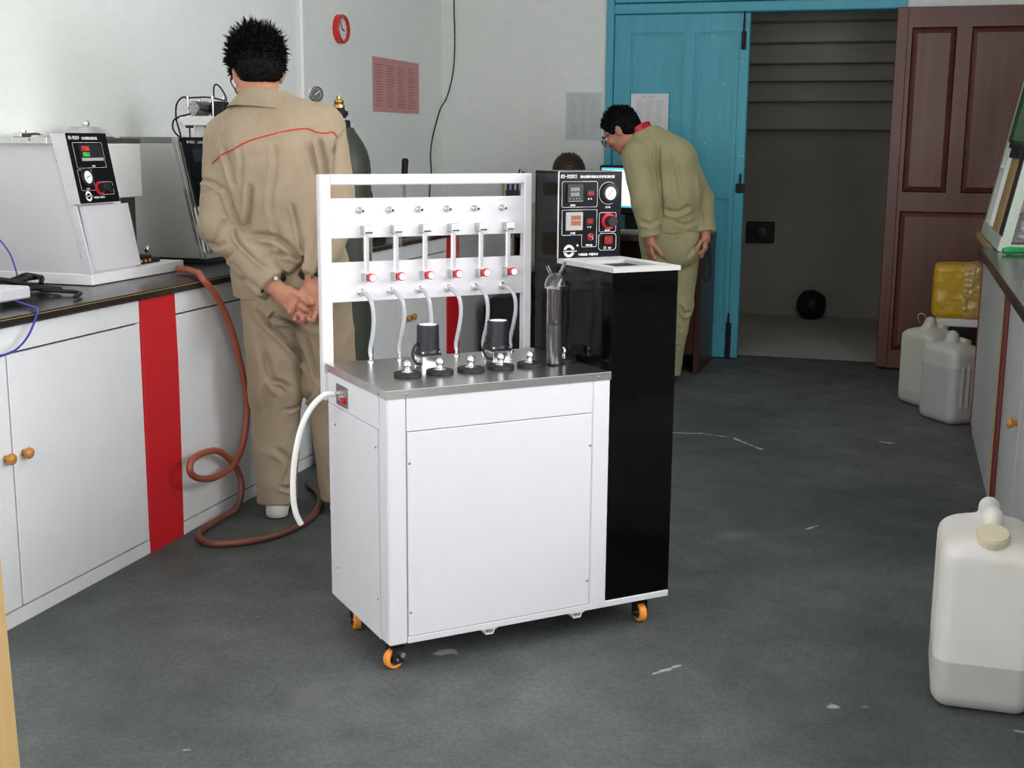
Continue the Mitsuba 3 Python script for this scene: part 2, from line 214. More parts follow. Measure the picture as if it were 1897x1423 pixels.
CJK = {'馏': [[[0,31,6,44,9,61,16,60,15,50,27,50,27,56,40,61,43,61,46,57,67,57,66,32,62,27,65,26,65,-7,58,-7,57,-4,36,-4,35,-7,28,-7,28,27,25,30,25,33,27,35,26,40,22,32,16,33,16,8,19,8,24,12,26,5,16,-1,11,-7,9,-7,6,-3,9,3,9,31,4,28],[56,51,53,33,59,33,60,35,60,51],[49,3,58,2,58,8,49,8],[49,15,58,14,58,20,49,20],[53,31,49,26,54,26],[34,39,36,38,38,40,36,47,41,49,46,38,48,38,50,51,45,51,44,55,34,52],[34,31,30,26,44,27,40,33],[35,15,43,14,43,20,35,20],[43,7,35,8,35,2,43,2],[12,43,10,35,17,35,19,43]]], '分': [[[1,31,13,43,21,60,28,59,29,56,16,34,55,34,42,55,43,59,48,60,59,42,69,34,65,27,58,31,56,0,55,-3,50,-7,35,-7,33,-2,33,0,46,0,48,1,50,12,50,27,34,27,30,13,26,5,15,-5,6,-8,3,-2,12,2,18,7,22,13,25,26,10,28,6,26]]], '燃': [[[1,31,4,39,4,47,11,47,11,61,17,61,18,45,20,51,28,48,31,62,37,61,37,54,47,53,46,46,52,46,52,62,58,62,58,59,64,59,68,51,67,47,69,46,69,40,60,39,60,34,64,23,70,17,70,15,67,11,65,11,60,17,57,25,54,25,50,17,42,11,44,-5,38,-7,35,9,41,10,38,16,46,23,51,35,51,39,44,39,39,24,30,14,30,11,33,10,33,7,27,-5,25,-7,19,-5,25,7,19,5,16,11,11,-1,6,-7,4,-7,1,-4,1,-1,7,7,10,17,11,41,9,41,8,30,6,26,2,27],[58,47,62,47,59,54,58,54],[34,45,39,43,40,48,34,48],[30,36,34,33,36,33,36,37,33,39],[17,33,18,19,23,16,31,24,32,28,27,31,25,28,23,28,19,31,19,33]],[[56,9,60,12,64,10,70,-2,70,-6,63,-6]],[[46,6,47,10,52,10,56,0,55,-6,50,-6]]], '料': [[[0,7,11,29,11,30,1,31,1,36,6,38,2,56,8,57,11,43,12,43,13,61,20,61,20,43,23,46,25,57,32,56,26,37,36,38,48,30,46,24,43,24,35,31,21,30,30,16,32,15,53,19,53,61,60,61,60,21,68,22,69,15,60,13,59,-8,53,-7,53,12,31,8,30,12,26,10,22,18,20,18,19,-8,13,-7,13,15,11,15,5,2,3,2]],[[35,51,38,56,41,56,51,48,51,45,47,41,42,47]]], '油': [[[24,45,41,46,41,61,49,61,49,46,66,46,66,-7,59,-7,58,-3,33,-3,31,-7,24,-6],[49,5,59,4,59,18,49,18],[49,26,59,25,59,39,49,39],[32,26,41,25,41,39,32,39],[40,4,41,18,32,18,32,4]],[[5,55,5,57,9,61,21,55,24,51,19,46]],[[4,-3,5,2,15,19,18,19,21,16,21,13,13,-2,10,-6]],[[1,35,1,37,6,41,17,35,19,33,19,30,15,26]]], '氧': [[[0,39,0,41,11,51,16,61,23,60,23,55,67,55,67,49,17,49,18,47,61,47,61,41,16,41,15,45,10,39,11,38,57,38,58,7,62,0,63,0,64,10,69,7,69,-1,67,-6,58,-7,54,-3,51,5,50,2,30,2,30,-8,23,-8,23,2,3,2,3,8,23,8,23,11,8,11,8,17,23,17,23,19,5,20,5,26,14,26,14,29,12,32,9,32,9,37,4,35],[42,32,39,26,48,26,48,20,31,20,30,17,46,17,46,11,30,11,30,8,51,8,50,32],[21,32,20,30,23,26,31,26,33,29,33,32]]], '化': [[[1,30,1,32,13,45,20,61,25,61,28,58,21,46,21,17,35,24,35,60,43,60,43,32,55,42,61,51,68,47,62,38,50,26,43,22,43,2,45,1,60,1,63,17,69,14,68,0,63,-6,40,-6,36,-3,35,0,35,15,28,11,25,11,22,14,21,-7,14,-8,13,31,11,31,6,25]]], '安': [[[3,26,3,33,23,33,29,45,12,46,12,37,5,36,5,53,30,53,28,60,33,62,36,61,39,53,65,53,65,36,58,36,58,46,32,46,32,44,36,44,36,41,32,34,67,33,67,26,53,26,45,11,64,1,66,-2,61,-7,59,-7,43,3,37,4,25,-3,7,-7,4,-2,5,0,20,3,27,6,28,8,12,15,18,26],[24,19,28,16,37,14,43,21,44,26,27,26]]], '定': [[[1,-4,11,11,14,28,21,27,21,13,28,5,31,5,31,32,13,32,13,39,57,39,57,32,39,32,39,23,60,22,60,15,39,15,39,2,42,1,69,1,67,-6,33,-5,24,-1,17,7,7,-8,5,-8]],[[4,53,31,53,29,60,36,62,40,53,66,53,66,36,59,35,59,46,12,46,11,35,5,35]]], '性': [[[0,27,4,47,10,47,11,62,18,61,18,49,22,50,26,42,29,46,31,58,38,57,36,46,43,46,43,61,50,61,50,46,67,45,66,39,50,39,50,26,65,26,65,19,50,19,50,2,68,2,68,-5,22,-5,22,2,43,2,43,19,27,20,28,26,43,26,43,39,34,39,30,29,27,28,22,31,23,34,21,34,20,40,18,40,17,-8,10,-7,10,36,8,36,6,26]]], '测': [[[51,-3,52,0,58,-1,60,0,60,60,66,61,67,-3,62,-7,53,-7]],[[51,55,57,54,56,9,51,9]],[[4,55,4,57,8,61,19,54,21,57,47,57,47,10,40,11,40,51,27,51,27,10,21,10,20,49,15,47]],[[25,3,30,15,30,47,36,48,35,9,40,8,47,0,48,-5,43,-7,40,-1,33,4,25,-5,19,-7,17,-2]],[[1,35,2,39,6,41,15,36,18,32,15,28,12,28]],[[2,-3,11,20,17,20,18,15,10,-5,6,-6]]], '器': [[[0,13,1,15,10,18,16,23,2,24,2,31,24,31,27,33,27,36,7,37,7,58,31,58,31,39,37,37,38,58,63,58,63,37,55,35,57,31,68,31,68,24,53,23,54,21,62,17,70,15,70,13,66,9,63,9,63,-7,46,-6,44,-8,38,-8,38,17,47,18,41,24,27,24,22,19,22,17,31,17,31,-7,15,-6,14,-8,8,-8,7,9,4,8],[45,2,56,1,56,10,45,10],[45,44,56,43,56,51,45,51],[36,36,34,31,45,32,42,36],[14,2,24,1,24,10,14,10],[24,50,14,51,14,43,24,43]]], '温': [[[16,-5,17,1,23,1,23,24,64,24,64,1,69,1,69,-6],[56,1,57,17,52,17,52,1],[41,2,46,1,46,17,41,17],[30,2,34,1,34,17,30,17]],[[25,58,61,59,62,29,26,28],[32,36,55,35,55,40,32,40],[32,47,54,46,55,52,32,52]],[[5,55,8,61,10,61,23,54,23,51,20,47,18,47,11,53]],[[3,-3,15,21,18,22,21,20,19,11,11,-4,9,-6,6,-6]],[[1,35,1,37,5,41,17,35,19,31,16,27,14,27]]], '控': [[[0,20,1,22,10,25,10,40,1,40,1,47,10,47,11,62,17,61,17,47,24,47,25,53,42,53,40,60,46,62,48,61,51,53,69,52,69,39,62,39,60,46,32,46,31,38,17,40,17,27,23,29,25,23,17,20,17,-2,16,-5,12,-7,3,-6,2,0,10,0,10,16,2,14]],[[25,28,25,31,31,34,38,43,42,43,45,42,44,38,32,25,61,25,61,27,48,39,53,44,67,31,67,29,64,26,64,18,50,18,50,2,69,2,69,-5,22,-5,22,2,42,3,42,18,28,18,28,26]]], '加': [[[39,-6,39,52,66,52,66,-5,59,-6,58,-1,47,-1,46,-6],[46,7,58,6,58,45,46,45]],[[0,-4,9,14,12,35,11,41,2,41,2,48,12,48,12,60,19,61,19,48,35,48,35,15,33,-1,29,-6,17,-6,15,-1,15,1,25,1,27,7,28,41,20,41,17,16,13,3,7,-7,4,-7]]], '热': [[[1,-5,10,9,7,10,5,17,14,18,14,27,5,24,2,25,2,32,10,33,14,36,14,44,3,44,3,51,14,51,14,61,21,61,21,51,39,51,40,62,46,61,46,51,60,51,61,18,63,18,64,20,64,25,70,22,68,12,65,10,60,10,60,9,69,-3,68,-6,62,-8,53,6,53,9,58,11,55,15,54,21,51,18,48,18,41,23,39,18,29,10,25,14,25,16,33,22,35,27,29,31,21,29,20,13,15,11,15,9,17,9,17,6,9,-7,6,-8],[45,30,50,25,53,25,53,44,45,44],[21,38,29,38,29,36,33,37,37,35,38,36,38,44,21,44]],[[29,9,31,3,31,-6,24,-7,23,8]],[[42,-7,38,8,40,9,45,8,49,-6]]], '压': [[[0,-4,4,5,6,18,7,58,69,58,69,51,14,51,13,49,13,16,10,0,7,-7,4,-7]],[[12,-4,12,3,36,3,36,26,17,26,17,33,36,33,37,49,44,48,44,33,65,33,65,26,44,26,44,4,68,3,68,-4]],[[47,19,48,21,53,23,63,13,63,10,60,7,57,7,53,14]]], '力': [[[2,-4,2,-2,9,2,20,14,27,34,27,38,4,38,5,46,28,46,28,61,35,61,35,46,65,45,63,9,61,0,57,-6,39,-7,39,-3,37,-1,38,1,52,0,54,3,57,25,56,38,35,38,32,21,24,6,8,-8,6,-8]]], '表': [[[1,11,1,14,15,19,23,25,3,26,3,33,31,34,31,38,9,38,10,44,31,44,31,48,6,48,6,55,31,55,32,62,38,62,39,55,65,55,64,48,39,48,39,44,61,44,62,38,39,38,39,34,67,33,67,26,62,25,65,20,53,11,56,7,70,1,66,-5,63,-5,49,3,38,16,35,25,24,17,24,3,41,8,42,1,40,0,16,-7,14,-1,17,3,17,12,6,7],[42,26,46,17,48,16,58,25]]], '计': [[[25,30,26,38,43,38,43,61,51,61,51,38,69,37,69,30,51,30,50,-8,43,-7,43,30]],[[1,32,1,38,20,38,20,9,24,10,26,13,29,13,31,9,29,5,24,3,14,-6,12,-6,9,-1,13,6,13,31]],[[8,55,11,60,14,60,23,52,25,48,22,44,19,44]]], '时': [[[30,40,30,47,53,47,53,61,60,61,60,47,69,47,69,40,61,40,60,39,59,-5,54,-7,41,-7,39,-3,40,1,51,0,53,1,53,40]],[[32,32,36,36,38,36,50,17,46,14,43,14]],[[4,55,28,55,28,6,11,6,11,0,4,0],[11,14,21,13,21,28,11,28],[21,47,11,48,11,35,21,35]]], '稳': [[[0,11,11,33,11,34,2,34,2,41,12,42,12,50,5,49,3,55,24,61,27,55,19,52,20,41,24,41,23,45,29,49,37,62,43,61,42,56,56,57,60,54,56,46,64,44,64,18,48,16,56,6,59,7,57,13,63,14,69,2,69,-2,63,-3,61,1,58,-5,56,-6,36,-6,33,-1,32,7,27,-4,25,-4,21,-2,21,1,27,14,33,12,34,14,41,14,41,17,29,17,27,20,24,16,22,16,20,20,19,-8,13,-8,12,15,10,15,5,5],[20,33,26,23,57,24,56,28,30,28,30,34,56,34,57,38,29,39,27,34],[41,13,40,0,53,0,54,7,48,5],[35,46,47,45,50,50,37,50]]], '阀': [[[4,44,12,45,13,28,17,32,23,47,29,45,26,33,34,34,34,46,41,45,46,47,53,40,52,36,56,36,56,30,52,28,56,25,47,12,49,7,52,7,52,12,58,10,58,51,24,51,24,58,65,58,65,-4,61,-7,52,-7,50,0,46,1,41,6,31,0,29,0,25,4,25,-2,19,-2,18,20,13,21,12,-7,4,-7],[55,1,58,0,58,4,56,4],[42,28,43,20,45,20,50,29],[41,42,41,35,47,35,47,37],[35,27,25,27,26,6,38,14]],[[6,56,6,58,11,61,20,52,20,49,14,46]]], '实': [[[3,13,3,19,18,19,15,24,8,28,11,33,14,33,24,26,22,19,32,19,34,31,34,44,42,44,40,19,67,19,67,12,45,11,63,2,67,-1,67,-3,64,-7,62,-7,54,-1,37,6,39,11,37,12,33,5,26,-1,15,-6,7,-7,4,-3,5,0,15,2,23,6,27,12]],[[4,52,31,53,29,60,36,62,40,53,65,53,66,37,58,37,58,46,13,46,12,37,5,36]],[[15,39,18,44,21,44,26,41,31,36,31,34,28,31,25,31,21,36]]], '验': [[[1,5,0,11,3,12,22,16,23,19,23,21,3,22,6,48,12,48,11,27,16,27,18,28,20,49,19,51,3,51,3,58,26,58,26,38,39,49,46,62,49,62,53,60,53,53,70,38,67,31,61,35,59,32,37,32,35,35,30,31,25,34,24,28,30,27,29,9,27,-2,22,-7,10,-7,9,-4,9,0,18,-1,20,0,22,10,3,4],[48,49,40,39,56,40]],[[29,2,50,3,52,4,53,9,47,10,44,27,45,29,51,28,53,12,54,12,58,18,60,27,67,27,67,23,58,4,67,3,68,-4,30,-4]],[[36,8,32,27,38,27,42,15,42,8]]], '电': [[[7,51,31,51,31,61,38,61,38,51,62,51,62,14,69,10,67,-3,63,-6,35,-6,31,-1,31,12,15,12,14,7,8,7],[38,3,40,1,60,1,62,12,38,12],[39,44,38,35,55,35,54,44],[54,19,55,28,38,28,38,19],[30,20,31,28,15,28,15,19],[30,43,15,44,15,35,31,35]]], '源': [[[55,11,55,14,62,15,69,3,69,0,62,-2,62,1]],[[2,-3,13,21,15,22,19,19,19,15,10,-5,6,-6]],[[19,7,22,22,22,50,20,50,19,47,16,47,7,53,4,57,8,61,21,53,23,58,68,58,68,51,53,51,51,46,52,44,66,44,66,18,52,17,51,-6,44,-8,39,-8,37,-6,36,-1,45,-1,45,17,32,17,32,44,43,44,44,51,30,51,30,31,27,8,21,-6,17,-7,14,-5,14,-1],[39,24,59,23,59,28,39,28],[39,35,58,34,59,37,40,38]],[[26,2,29,4,35,15,41,13,38,5,32,-3,26,-1]],[[1,35,2,39,6,41,18,34,18,32,15,28,12,28]]], '卡': [[[2,28,2,35,30,35,31,62,37,61,37,51,61,51,61,44,37,44,37,35,68,35,68,28,39,28,37,27,37,20,41,22,64,12,65,9,62,5,59,5,37,15,36,-8,30,-7,30,28]]], '顿': [[[29,-2,42,5,45,10,47,19,47,35,48,37,54,37,54,20,52,10,55,10,62,5,69,-2,69,-4,64,-7,50,5,42,-4,36,-7,32,-7]],[[1,46,2,52,14,52,14,61,21,61,22,52,33,52,34,58,68,58,68,51,54,51,53,48,53,45,66,45,66,10,59,10,58,39,42,39,42,10,36,10,36,45,45,45,47,50,33,51,33,45,21,45,21,23,26,23,26,42,32,42,32,16,21,16,21,7,23,6,32,11,34,4,17,-5,14,-5,12,-2,12,2,14,4,14,16,3,16,3,42,10,41,10,23,14,23,14,45]]], '仪': [[[-1,31,11,46,17,61,20,61,24,59,24,55,32,55,33,45,38,29,43,20,46,20,53,33,58,56,66,56,60,31,50,12,60,3,69,0,69,-3,66,-7,63,-7,52,-1,44,6,35,-1,23,-7,21,-7,18,-3,16,-7,10,-7,10,30,3,25],[18,-1,28,3,39,13,31,27,23,54,17,43]],[[37,55,38,58,44,59,51,47,51,43,45,41,42,49]]], '中': [[[5,48,31,48,32,62,39,61,39,48,65,48,65,13,58,12,57,17,39,17,39,-7,31,-7,31,17,13,17,12,12,5,12],[56,24,57,41,39,41,39,24],[12,25,31,24,31,41,12,41]]], '国': [[[4,58,66,58,65,-8,59,-8,57,-4,13,-4,11,-8,4,-7],[12,4,58,3,58,51,12,51]],[[14,9,15,15,31,16,31,25,17,26,18,32,31,32,31,40,16,40,16,47,54,47,54,40,38,40,38,33,53,31,53,26,48,24,52,20,53,15,56,14,56,8],[38,16,46,15,41,21,41,25,38,25]]], '长': [[[2,26,2,33,16,33,16,61,23,61,23,33,68,33,68,26,42,26,42,23,52,10,69,2,70,0,66,-5,62,-5,54,-1,43,8,36,18,33,26,25,26,23,24,23,4,41,7,41,0,15,-7,13,0,16,3,16,26]],[[27,39,28,42,44,50,54,60,61,57,52,47,34,35,31,35]]], '沙': [[[20,-4,20,-1,33,2,44,8,53,17,57,27,62,27,57,40,52,46,53,48,59,50,69,31,69,28,64,26,59,13,50,3,38,-4,25,-8,23,-8]],[[40,60,48,59,47,15,40,15]],[[3,-3,16,22,19,22,25,34,28,48,35,48,36,46,30,27,26,20,20,22,22,16,12,-3,10,-6,7,-6]],[[5,57,10,60,21,54,23,50,20,46,18,46,14,50,6,53]],[[1,34,1,37,6,40,19,33,19,31,16,27,13,27]]], '自': [[[10,51,28,51,31,62,39,60,36,51,61,51,61,-7,54,-7,53,-3,18,-3,17,-7,10,-7],[17,5,54,4,54,12,17,12],[17,20,54,19,54,28,17,28],[17,36,54,35,54,44,17,44]]], '动': [[[2,31,2,38,34,38,35,45,45,45,45,60,52,60,52,45,68,45,67,10,64,-3,60,-6,47,-6,45,-2,45,1,56,1,58,2,60,15,61,36,60,38,52,38,51,24,47,8,43,0,37,-7,35,-7,31,-3,35,4,31,3,29,7,4,2,3,9,7,14,11,30],[14,13,17,12,26,14,23,25,29,27,36,7,38,7,43,21,44,38,36,38,35,31,19,31]],[[4,50,5,56,34,56,34,49]]], '凝': [[[1,1,10,25,16,25,21,37,19,39,19,44,15,41,12,41,6,49,2,51,2,54,5,57,7,57,18,47,19,62,25,62,26,54,36,59,40,55,41,59,65,60,68,58,67,53,59,44,63,41,62,37,69,36,67,24,61,23,61,30,58,29,58,20,68,20,68,14,58,14,58,0,70,0,68,-7,54,-6,46,1,39,-8,35,-4,36,-1,30,4,27,-1,18,-8,14,-3,21,2,25,11,17,12,15,16,14,16,8,-1,6,-2],[26,47,25,43,36,43,36,48,43,47,46,51,54,48,56,52,40,53],[28,36,27,33,39,33,41,37,55,38,43,46,42,41,39,37],[40,26,33,26,33,19,42,19,42,26,48,26,48,11,51,8,51,30,41,30],[34,11,38,5,40,5,41,12],[21,20,26,19,26,26,23,25]]], '固': [[[4,-7,4,57,66,58,66,-7,59,-8,57,-4,13,-4,11,-8],[12,4,58,3,58,51,38,50,39,42,56,41,56,35,39,34,39,28,52,28,52,8,19,8,19,28,31,28,31,35,15,35,14,41,31,42,32,50,12,51],[26,15,45,14,45,22,26,22]]], '点': [[[62,-7,52,10,59,12,66,2,68,-5]],[[10,39,31,39,31,62,38,62,38,54,66,53,65,47,38,47,38,39,60,39,60,14,10,14],[17,22,53,21,53,32,17,32]],[[37,8,38,10,45,9,50,-5,45,-7,42,-6,41,1]],[[24,-7,23,10,29,10,31,4,31,-6]],[[1,-3,6,1,11,11,18,10,14,0,8,-7,1,-5]]]}


# ---------------------------------------------------------------- mesh helpers
def box(x0, x1, y0, y1, z0, z1, b=0.0):
    if x0 > x1: x0, x1 = x1, x0
    if y0 > y1: y0, y1 = y1, y0
    if z0 > z1: z0, z1 = z1, z0
    b = min(b, (x1 - x0) * .45, (y1 - y0) * .45, (z1 - z0) * .45)
    if b <= 0:
        m = trimesh.creation.box(bounds=[[x0, y0, z0], [x1, y1, z1]])
        return m
    pts = []
    for X, sx in ((x0, 1), (x1, -1)):
        for Y, sy in ((y0, 1), (y1, -1)):
            for Z, sz in ((z0, 1), (z1, -1)):
                pts += [(X, Y + sy * b, Z + sz * b), (X + sx * b, Y, Z + sz * b), (X + sx * b, Y + sy * b, Z)]
    return trimesh.convex.convex_hull(np.array(pts))


def basis(t):
    t = np.asarray(t, float); t = t / np.linalg.norm(t)
    a = np.cross(t, [0, 0, 1.0] if abs(t[2]) < .9 else [1.0, 0, 0]); a /= np.linalg.norm(a)
    return t, a, np.cross(t, a)


def lathe(prof, n=32, origin=(0, 0, 0), axis=(0, 0, 1), close=True):
    """prof: (radius, height) from bottom to top; capped ends where the radius is 0."""
    prof = np.asarray(prof, float)
    t, a, b = basis(axis)
    ang = np.arange(n) * 2 * np.pi / n
    ring = np.cos(ang)[:, None] * a + np.sin(ang)[:, None] * b
    V, Fc = [], []
    for r, h in prof:
        V.append(np.asarray(origin) + ring * max(r, 1e-5) + t * h)
    V = np.vstack(V)
    i = np.arange(n); j = (i + 1) % n
    for k in range(len(prof) - 1):
        o, q = k * n, (k + 1) * n
        Fc += [np.stack([o + i, o + j, q + j], 1), np.stack([o + i, q + j, q + i], 1)]
    if close:
        for k, flip in ((0, True), (len(prof) - 1, False)):
            if prof[k, 0] > 1e-4:
                c = len(V); V = np.vstack([V, [np.asarray(origin) + t * prof[k, 1]]])
                o = k * n
                Fc.append(np.stack([o + j, o + i, i * 0 + c], 1) if flip else np.stack([o + i, o + j, i * 0 + c], 1))
    m = trimesh.Trimesh(V, np.vstack(Fc), process=False)
    return m


def cyl(p0, p1, r, r1=None, n=24):
    p0, p1 = np.asarray(p0, float), np.asarray(p1, float)
    L = np.linalg.norm(p1 - p0)
    return lathe([(r, 0), (r if r1 is None else r1, L)], n, p0, (p1 - p0) / L)


def ball(c, r, n=24):
    t = np.linspace(-np.pi / 2, np.pi / 2, n // 2 + 1)
    return lathe([(r * math.cos(x), r * math.sin(x)) for x in t], n, c)


def smooth_path(pts, per=8, closed=False):
    p = np.asarray(pts, float)
    out = []
    n = len(p)
    for i in range(n if closed else n - 1):
        p0, p1, p2, p3 = (p[(i + k) % n] if closed else p[min(max(i + k, 0), n - 1)] for k in (-1, 0, 1, 2))
        for t in np.arange(per) / per:
            out.append(.5 * (2 * p1 + (p2 - p0) * t + (2 * p0 - 5 * p1 + 4 * p2 - p3) * t * t + (3 * p1 - p0 - 3 * p2 + p3) * t ** 3))
    if not closed: out.append(p[-1])
    return np.array(out)


def tube(pts, r, n=10, per=8, closed=False, smooth=True):
    p = smooth_path(pts, per, closed) if smooth else np.asarray(pts, float)
    N = len(p)
    T = (np.roll(p, -1, 0) - np.roll(p, 1, 0)) if closed else np.gradient(p, axis=0)
    T /= np.linalg.norm(T, axis=1, keepdims=True) + 1e-12
    _, a, _ = basis(T[0])
    A = []
    for k in range(N):
        a = a - T[k] * (a @ T[k]); a /= np.linalg.norm(a); A.append(a)
    A = np.array(A); B = np.cross(T, A)
    R = np.broadcast_to(r, (N,)) if np.ndim(r) == 0 else np.interp(np.linspace(0, 1, N), np.linspace(0, 1, len(r)), r)
    ang = np.arange(n) * 2 * np.pi / n
    V = (p[:, None] + R[:, None, None] * (np.cos(ang)[None, :, None] * A[:, None] + np.sin(ang)[None, :, None] * B[:, None])).reshape(-1, 3)
    i, j = np.meshgrid(np.arange(N if closed else N - 1), np.arange(n), indexing='ij')
    i2, j2 = (i + 1) % N, (j + 1) % n
    Fq = np.stack([i * n + j, i * n + j2, i2 * n + j2, i2 * n + j], -1).reshape(-1, 4)
    Fc = np.vstack([Fq[:, [0, 1, 2]], Fq[:, [0, 2, 3]]])
    if not closed:
        c0, c1 = len(V), len(V) + 1
        V = np.vstack([V, [p[0]], [p[-1]]])
        k = np.arange(n); k2 = (k + 1) % n
        Fc = np.vstack([Fc, np.stack([k2, k, k * 0 + c0], 1), np.stack([(N - 1) * n + k, (N - 1) * n + k2, k * 0 + c1], 1)])
    return trimesh.Trimesh(V, Fc, process=False)


def extrude(poly, h):
    geoms = [g for g in getattr(poly, 'geoms', [poly]) if g.geom_type == 'Polygon' and g.area > 1e-9]
    return trimesh.util.concatenate([trimesh.creation.extrude_polygon(g, h, engine='earcut') for g in geoms])


def frame(m, o, x, y, z):
    """The mesh's local axes laid along x, y, z from o."""
    M = np.eye(4)
    M[:3, 0], M[:3, 1], M[:3, 2], M[:3, 3] = x, y, z, o
    m = m.copy(); v = m.vertices @ M[:3, :3].T + M[:3, 3]
    f = m.faces if np.linalg.det(M[:3, :3]) > 0 else m.faces[:, ::-1]
    return trimesh.Trimesh(v, f, process=False)


def join(*ms):
    out = []
    for m in ms: out += m if isinstance(m, list) else [m]
    return trimesh.util.concatenate(out)


def rrect(x0, y0, x1, y1, r):
    return sbox(x0 + r, y0 + r, x1 - r, y1 - r).buffer(r, quad_segs=4)


def outline(poly, w):
    return poly.difference(poly.buffer(-w))


# ---------------------------------------------------------------- scene bookkeeping
used = {}


def numbered(key):
    k = used.get(key, -1) + 1
    used[key] = k
    return key if k == 0 else f'{key}_{k:03d}'


def thing(name, label, cat, group=None):
    key = numbered(name)
    labels[key] = {'label': label, 'category': cat}
    if group: labels[key]['group'] = group
    return key


def part(parent, name, mesh, mat, smooth=35, label=None, kind=None, **more):
    key = numbered(parent + '__' + name)
    scene[key] = mikit.ply(mesh, mat, smooth, **more)
    if label or kind:
        labels[key] = {}
        if label: labels[key]['label'] = label
        if kind: labels[key]['kind'] = kind
    return key


def solo(name, label, cat, mesh, mat, smooth=35, group=None):
    key = thing(name, label, cat, group)
    scene[key] = mikit.ply(mesh, mat, smooth)
    return key


def struct(name, mesh, mat, smooth=False, label=None, parent=None):
    key = numbered((parent + '__' if parent else '') + name)
    if mesh is not None: scene[key] = mikit.ply(mesh, mat, smooth)
    if parent is None:
        labels[key] = {'kind': 'structure'}
        if label: labels[key]['label'] = label
    elif label: labels[key] = {'label': label}
    return key


def cjk(text, size, gap=1.0):
    """Chinese lettering as a flat shapely shape, left end at 0, base line at 0."""
    out, x = [], 0.0
    for ch in text:
        if ch == ' ': x += .45 * size; continue
        if ch == '-': out.append(sbox(x + .1 * size, .32 * size, x + .42 * size, .40 * size)); x += .5 * size; continue
        for rings in CJK[ch]:
            pts = [np.array(r, float).reshape(-1, 2) * size / 72 + [x, 0] for r in rings]
            g = Polygon(pts[0], pts[1:])
            out.append(g if g.is_valid else g.buffer(0))
        x += size * gap
    return unary_union(out), x

# ================================================================ the room
XL, XR, YB, YF, ZC = -2.85, 1.02, 7.83, -2.6, 3.05
struct('floor', box(XL - .1, XR + .1, YF - .1, YB + .16, -.08, 0), 'm_floor', label='dark grey-green concrete floor with pale scuffs')
struct('ceiling', box(XL - .1, XR + .1, YF - .1, YB + .16, ZC, ZC + .1), 'm_ceiling', label='white ceiling')
W3_ = (-1.9, 1.2, 1.0, 2.4)
struct('wall_left', join(box(XL - .12, XL, YF, W3_[0], 0, ZC), box(XL - .12, XL, W3_[1], YB + .15, 0, ZC), box(XL - .12, XL, W3_[0], W3_[1], 0, W3_[2]), box(XL - .12, XL, W3_[0], W3_[1], W3_[3], ZC)), 'm_wall', label='pale green-white wall behind the left bench')
# back wall with the door opening
OX0, OX1, OZ = -1.775, -.03, 2.20
struct('wall_back', join(box(XL, OX0, YB, YB + .15, 0, ZC), box(OX1, XR, YB, YB + .15, 0, ZC), box(OX0, OX1, YB, YB + .15, OZ + .42, ZC)), 'm_wall', label='pale wall at the far end of the room')
# right wall with a long window above the bench, nearer than the picture shows
W1 = (.2, 4.6, 1.12, 2.55)
struct('wall_right', join(box(XR, XR + .15, YF, W1[0], 0, ZC), box(XR, XR + .15, W1[1], YB + .15, 0, ZC), box(XR, XR + .15, W1[0], W1[1], 0, W1[2]), box(XR, XR + .15, W1[0], W1[1], W1[3], ZC)), 'm_wall', label='wall behind the right bench')
W2 = (-2.3, .1, .95, 2.45)
struct('wall_front', join(box(XL, W2[0], YF - .15, YF, 0, ZC), box(W2[1], XR, YF - .15, YF, 0, ZC), box(W2[0], W2[1], YF - .15, YF, 0, W2[2]), box(W2[0], W2[1], YF - .15, YF, W2[3], ZC)), 'm_wall', label='wall with a window behind the camera')


def window(name, lo, hi, axis, at, inward, power, n):
    """A daylit window: frame, sash bars and frosted panes that give off the daylight."""
    key = struct(name, None, None, label='daylit window')
    used_ = []
    z0, z1 = lo[1], hi[1]
    for k in range(n):
        a = lo[0] + (hi[0] - lo[0]) * k / n; b = lo[0] + (hi[0] - lo[0]) * (k + 1) / n
        c = .045
        q = [(a + c, z0 + c), (b - c, z0 + c), (b - c, z1 - c), (a + c, z1 - c)]
        V = np.array([(at, u, w) if axis == 0 else (u, at, w) for u, w in q])
        Fc = np.array([[0, 1, 2], [0, 2, 3]])
        nrm = np.cross(V[1] - V[0], V[2] - V[0])
        if nrm @ np.asarray(inward) < 0: Fc = Fc[:, ::-1]
        kk = numbered(key + '__pane')
        scene[kk] = mikit.ply(trimesh.Trimesh(V, Fc, process=False), 'm_white_warm', False, emitter={'type': 'area', 'radiance': {'type': 'rgb', 'value': (DAYLIGHT * power).tolist()}})
        bars = []
        for (u0, u1, w0, w1) in ((a, b, z0, z0 + c), (a, b, z1 - c, z1), (a, a + c, z0, z1), (b - c, b, z0, z1)):
            d0, d1 = at - .03, at + .03
            bars.append(box(d0, d1, u0, u1, w0, w1) if axis == 0 else box(u0, u1, d0, d1, w0, w1))
        struct('frame', join(bars), 'm_white_warm', parent=key)


window('window_1', (W2[0], W2[2]), (W2[1], W2[3]), 1, YF - .05, (0, 1, 0), WINDOW_REAR, 3)
window('window_2', (W1[0], W1[2]), (W1[1], W1[3]), 0, XR + .05, (-1, 0, 0), WINDOW_SIDE, 4)

window('window_3', (W3_[0], W3_[2]), (W3_[1], W3_[3]), 0, XL - .05, (1, 0, 0), WINDOW_LEFT, 3)

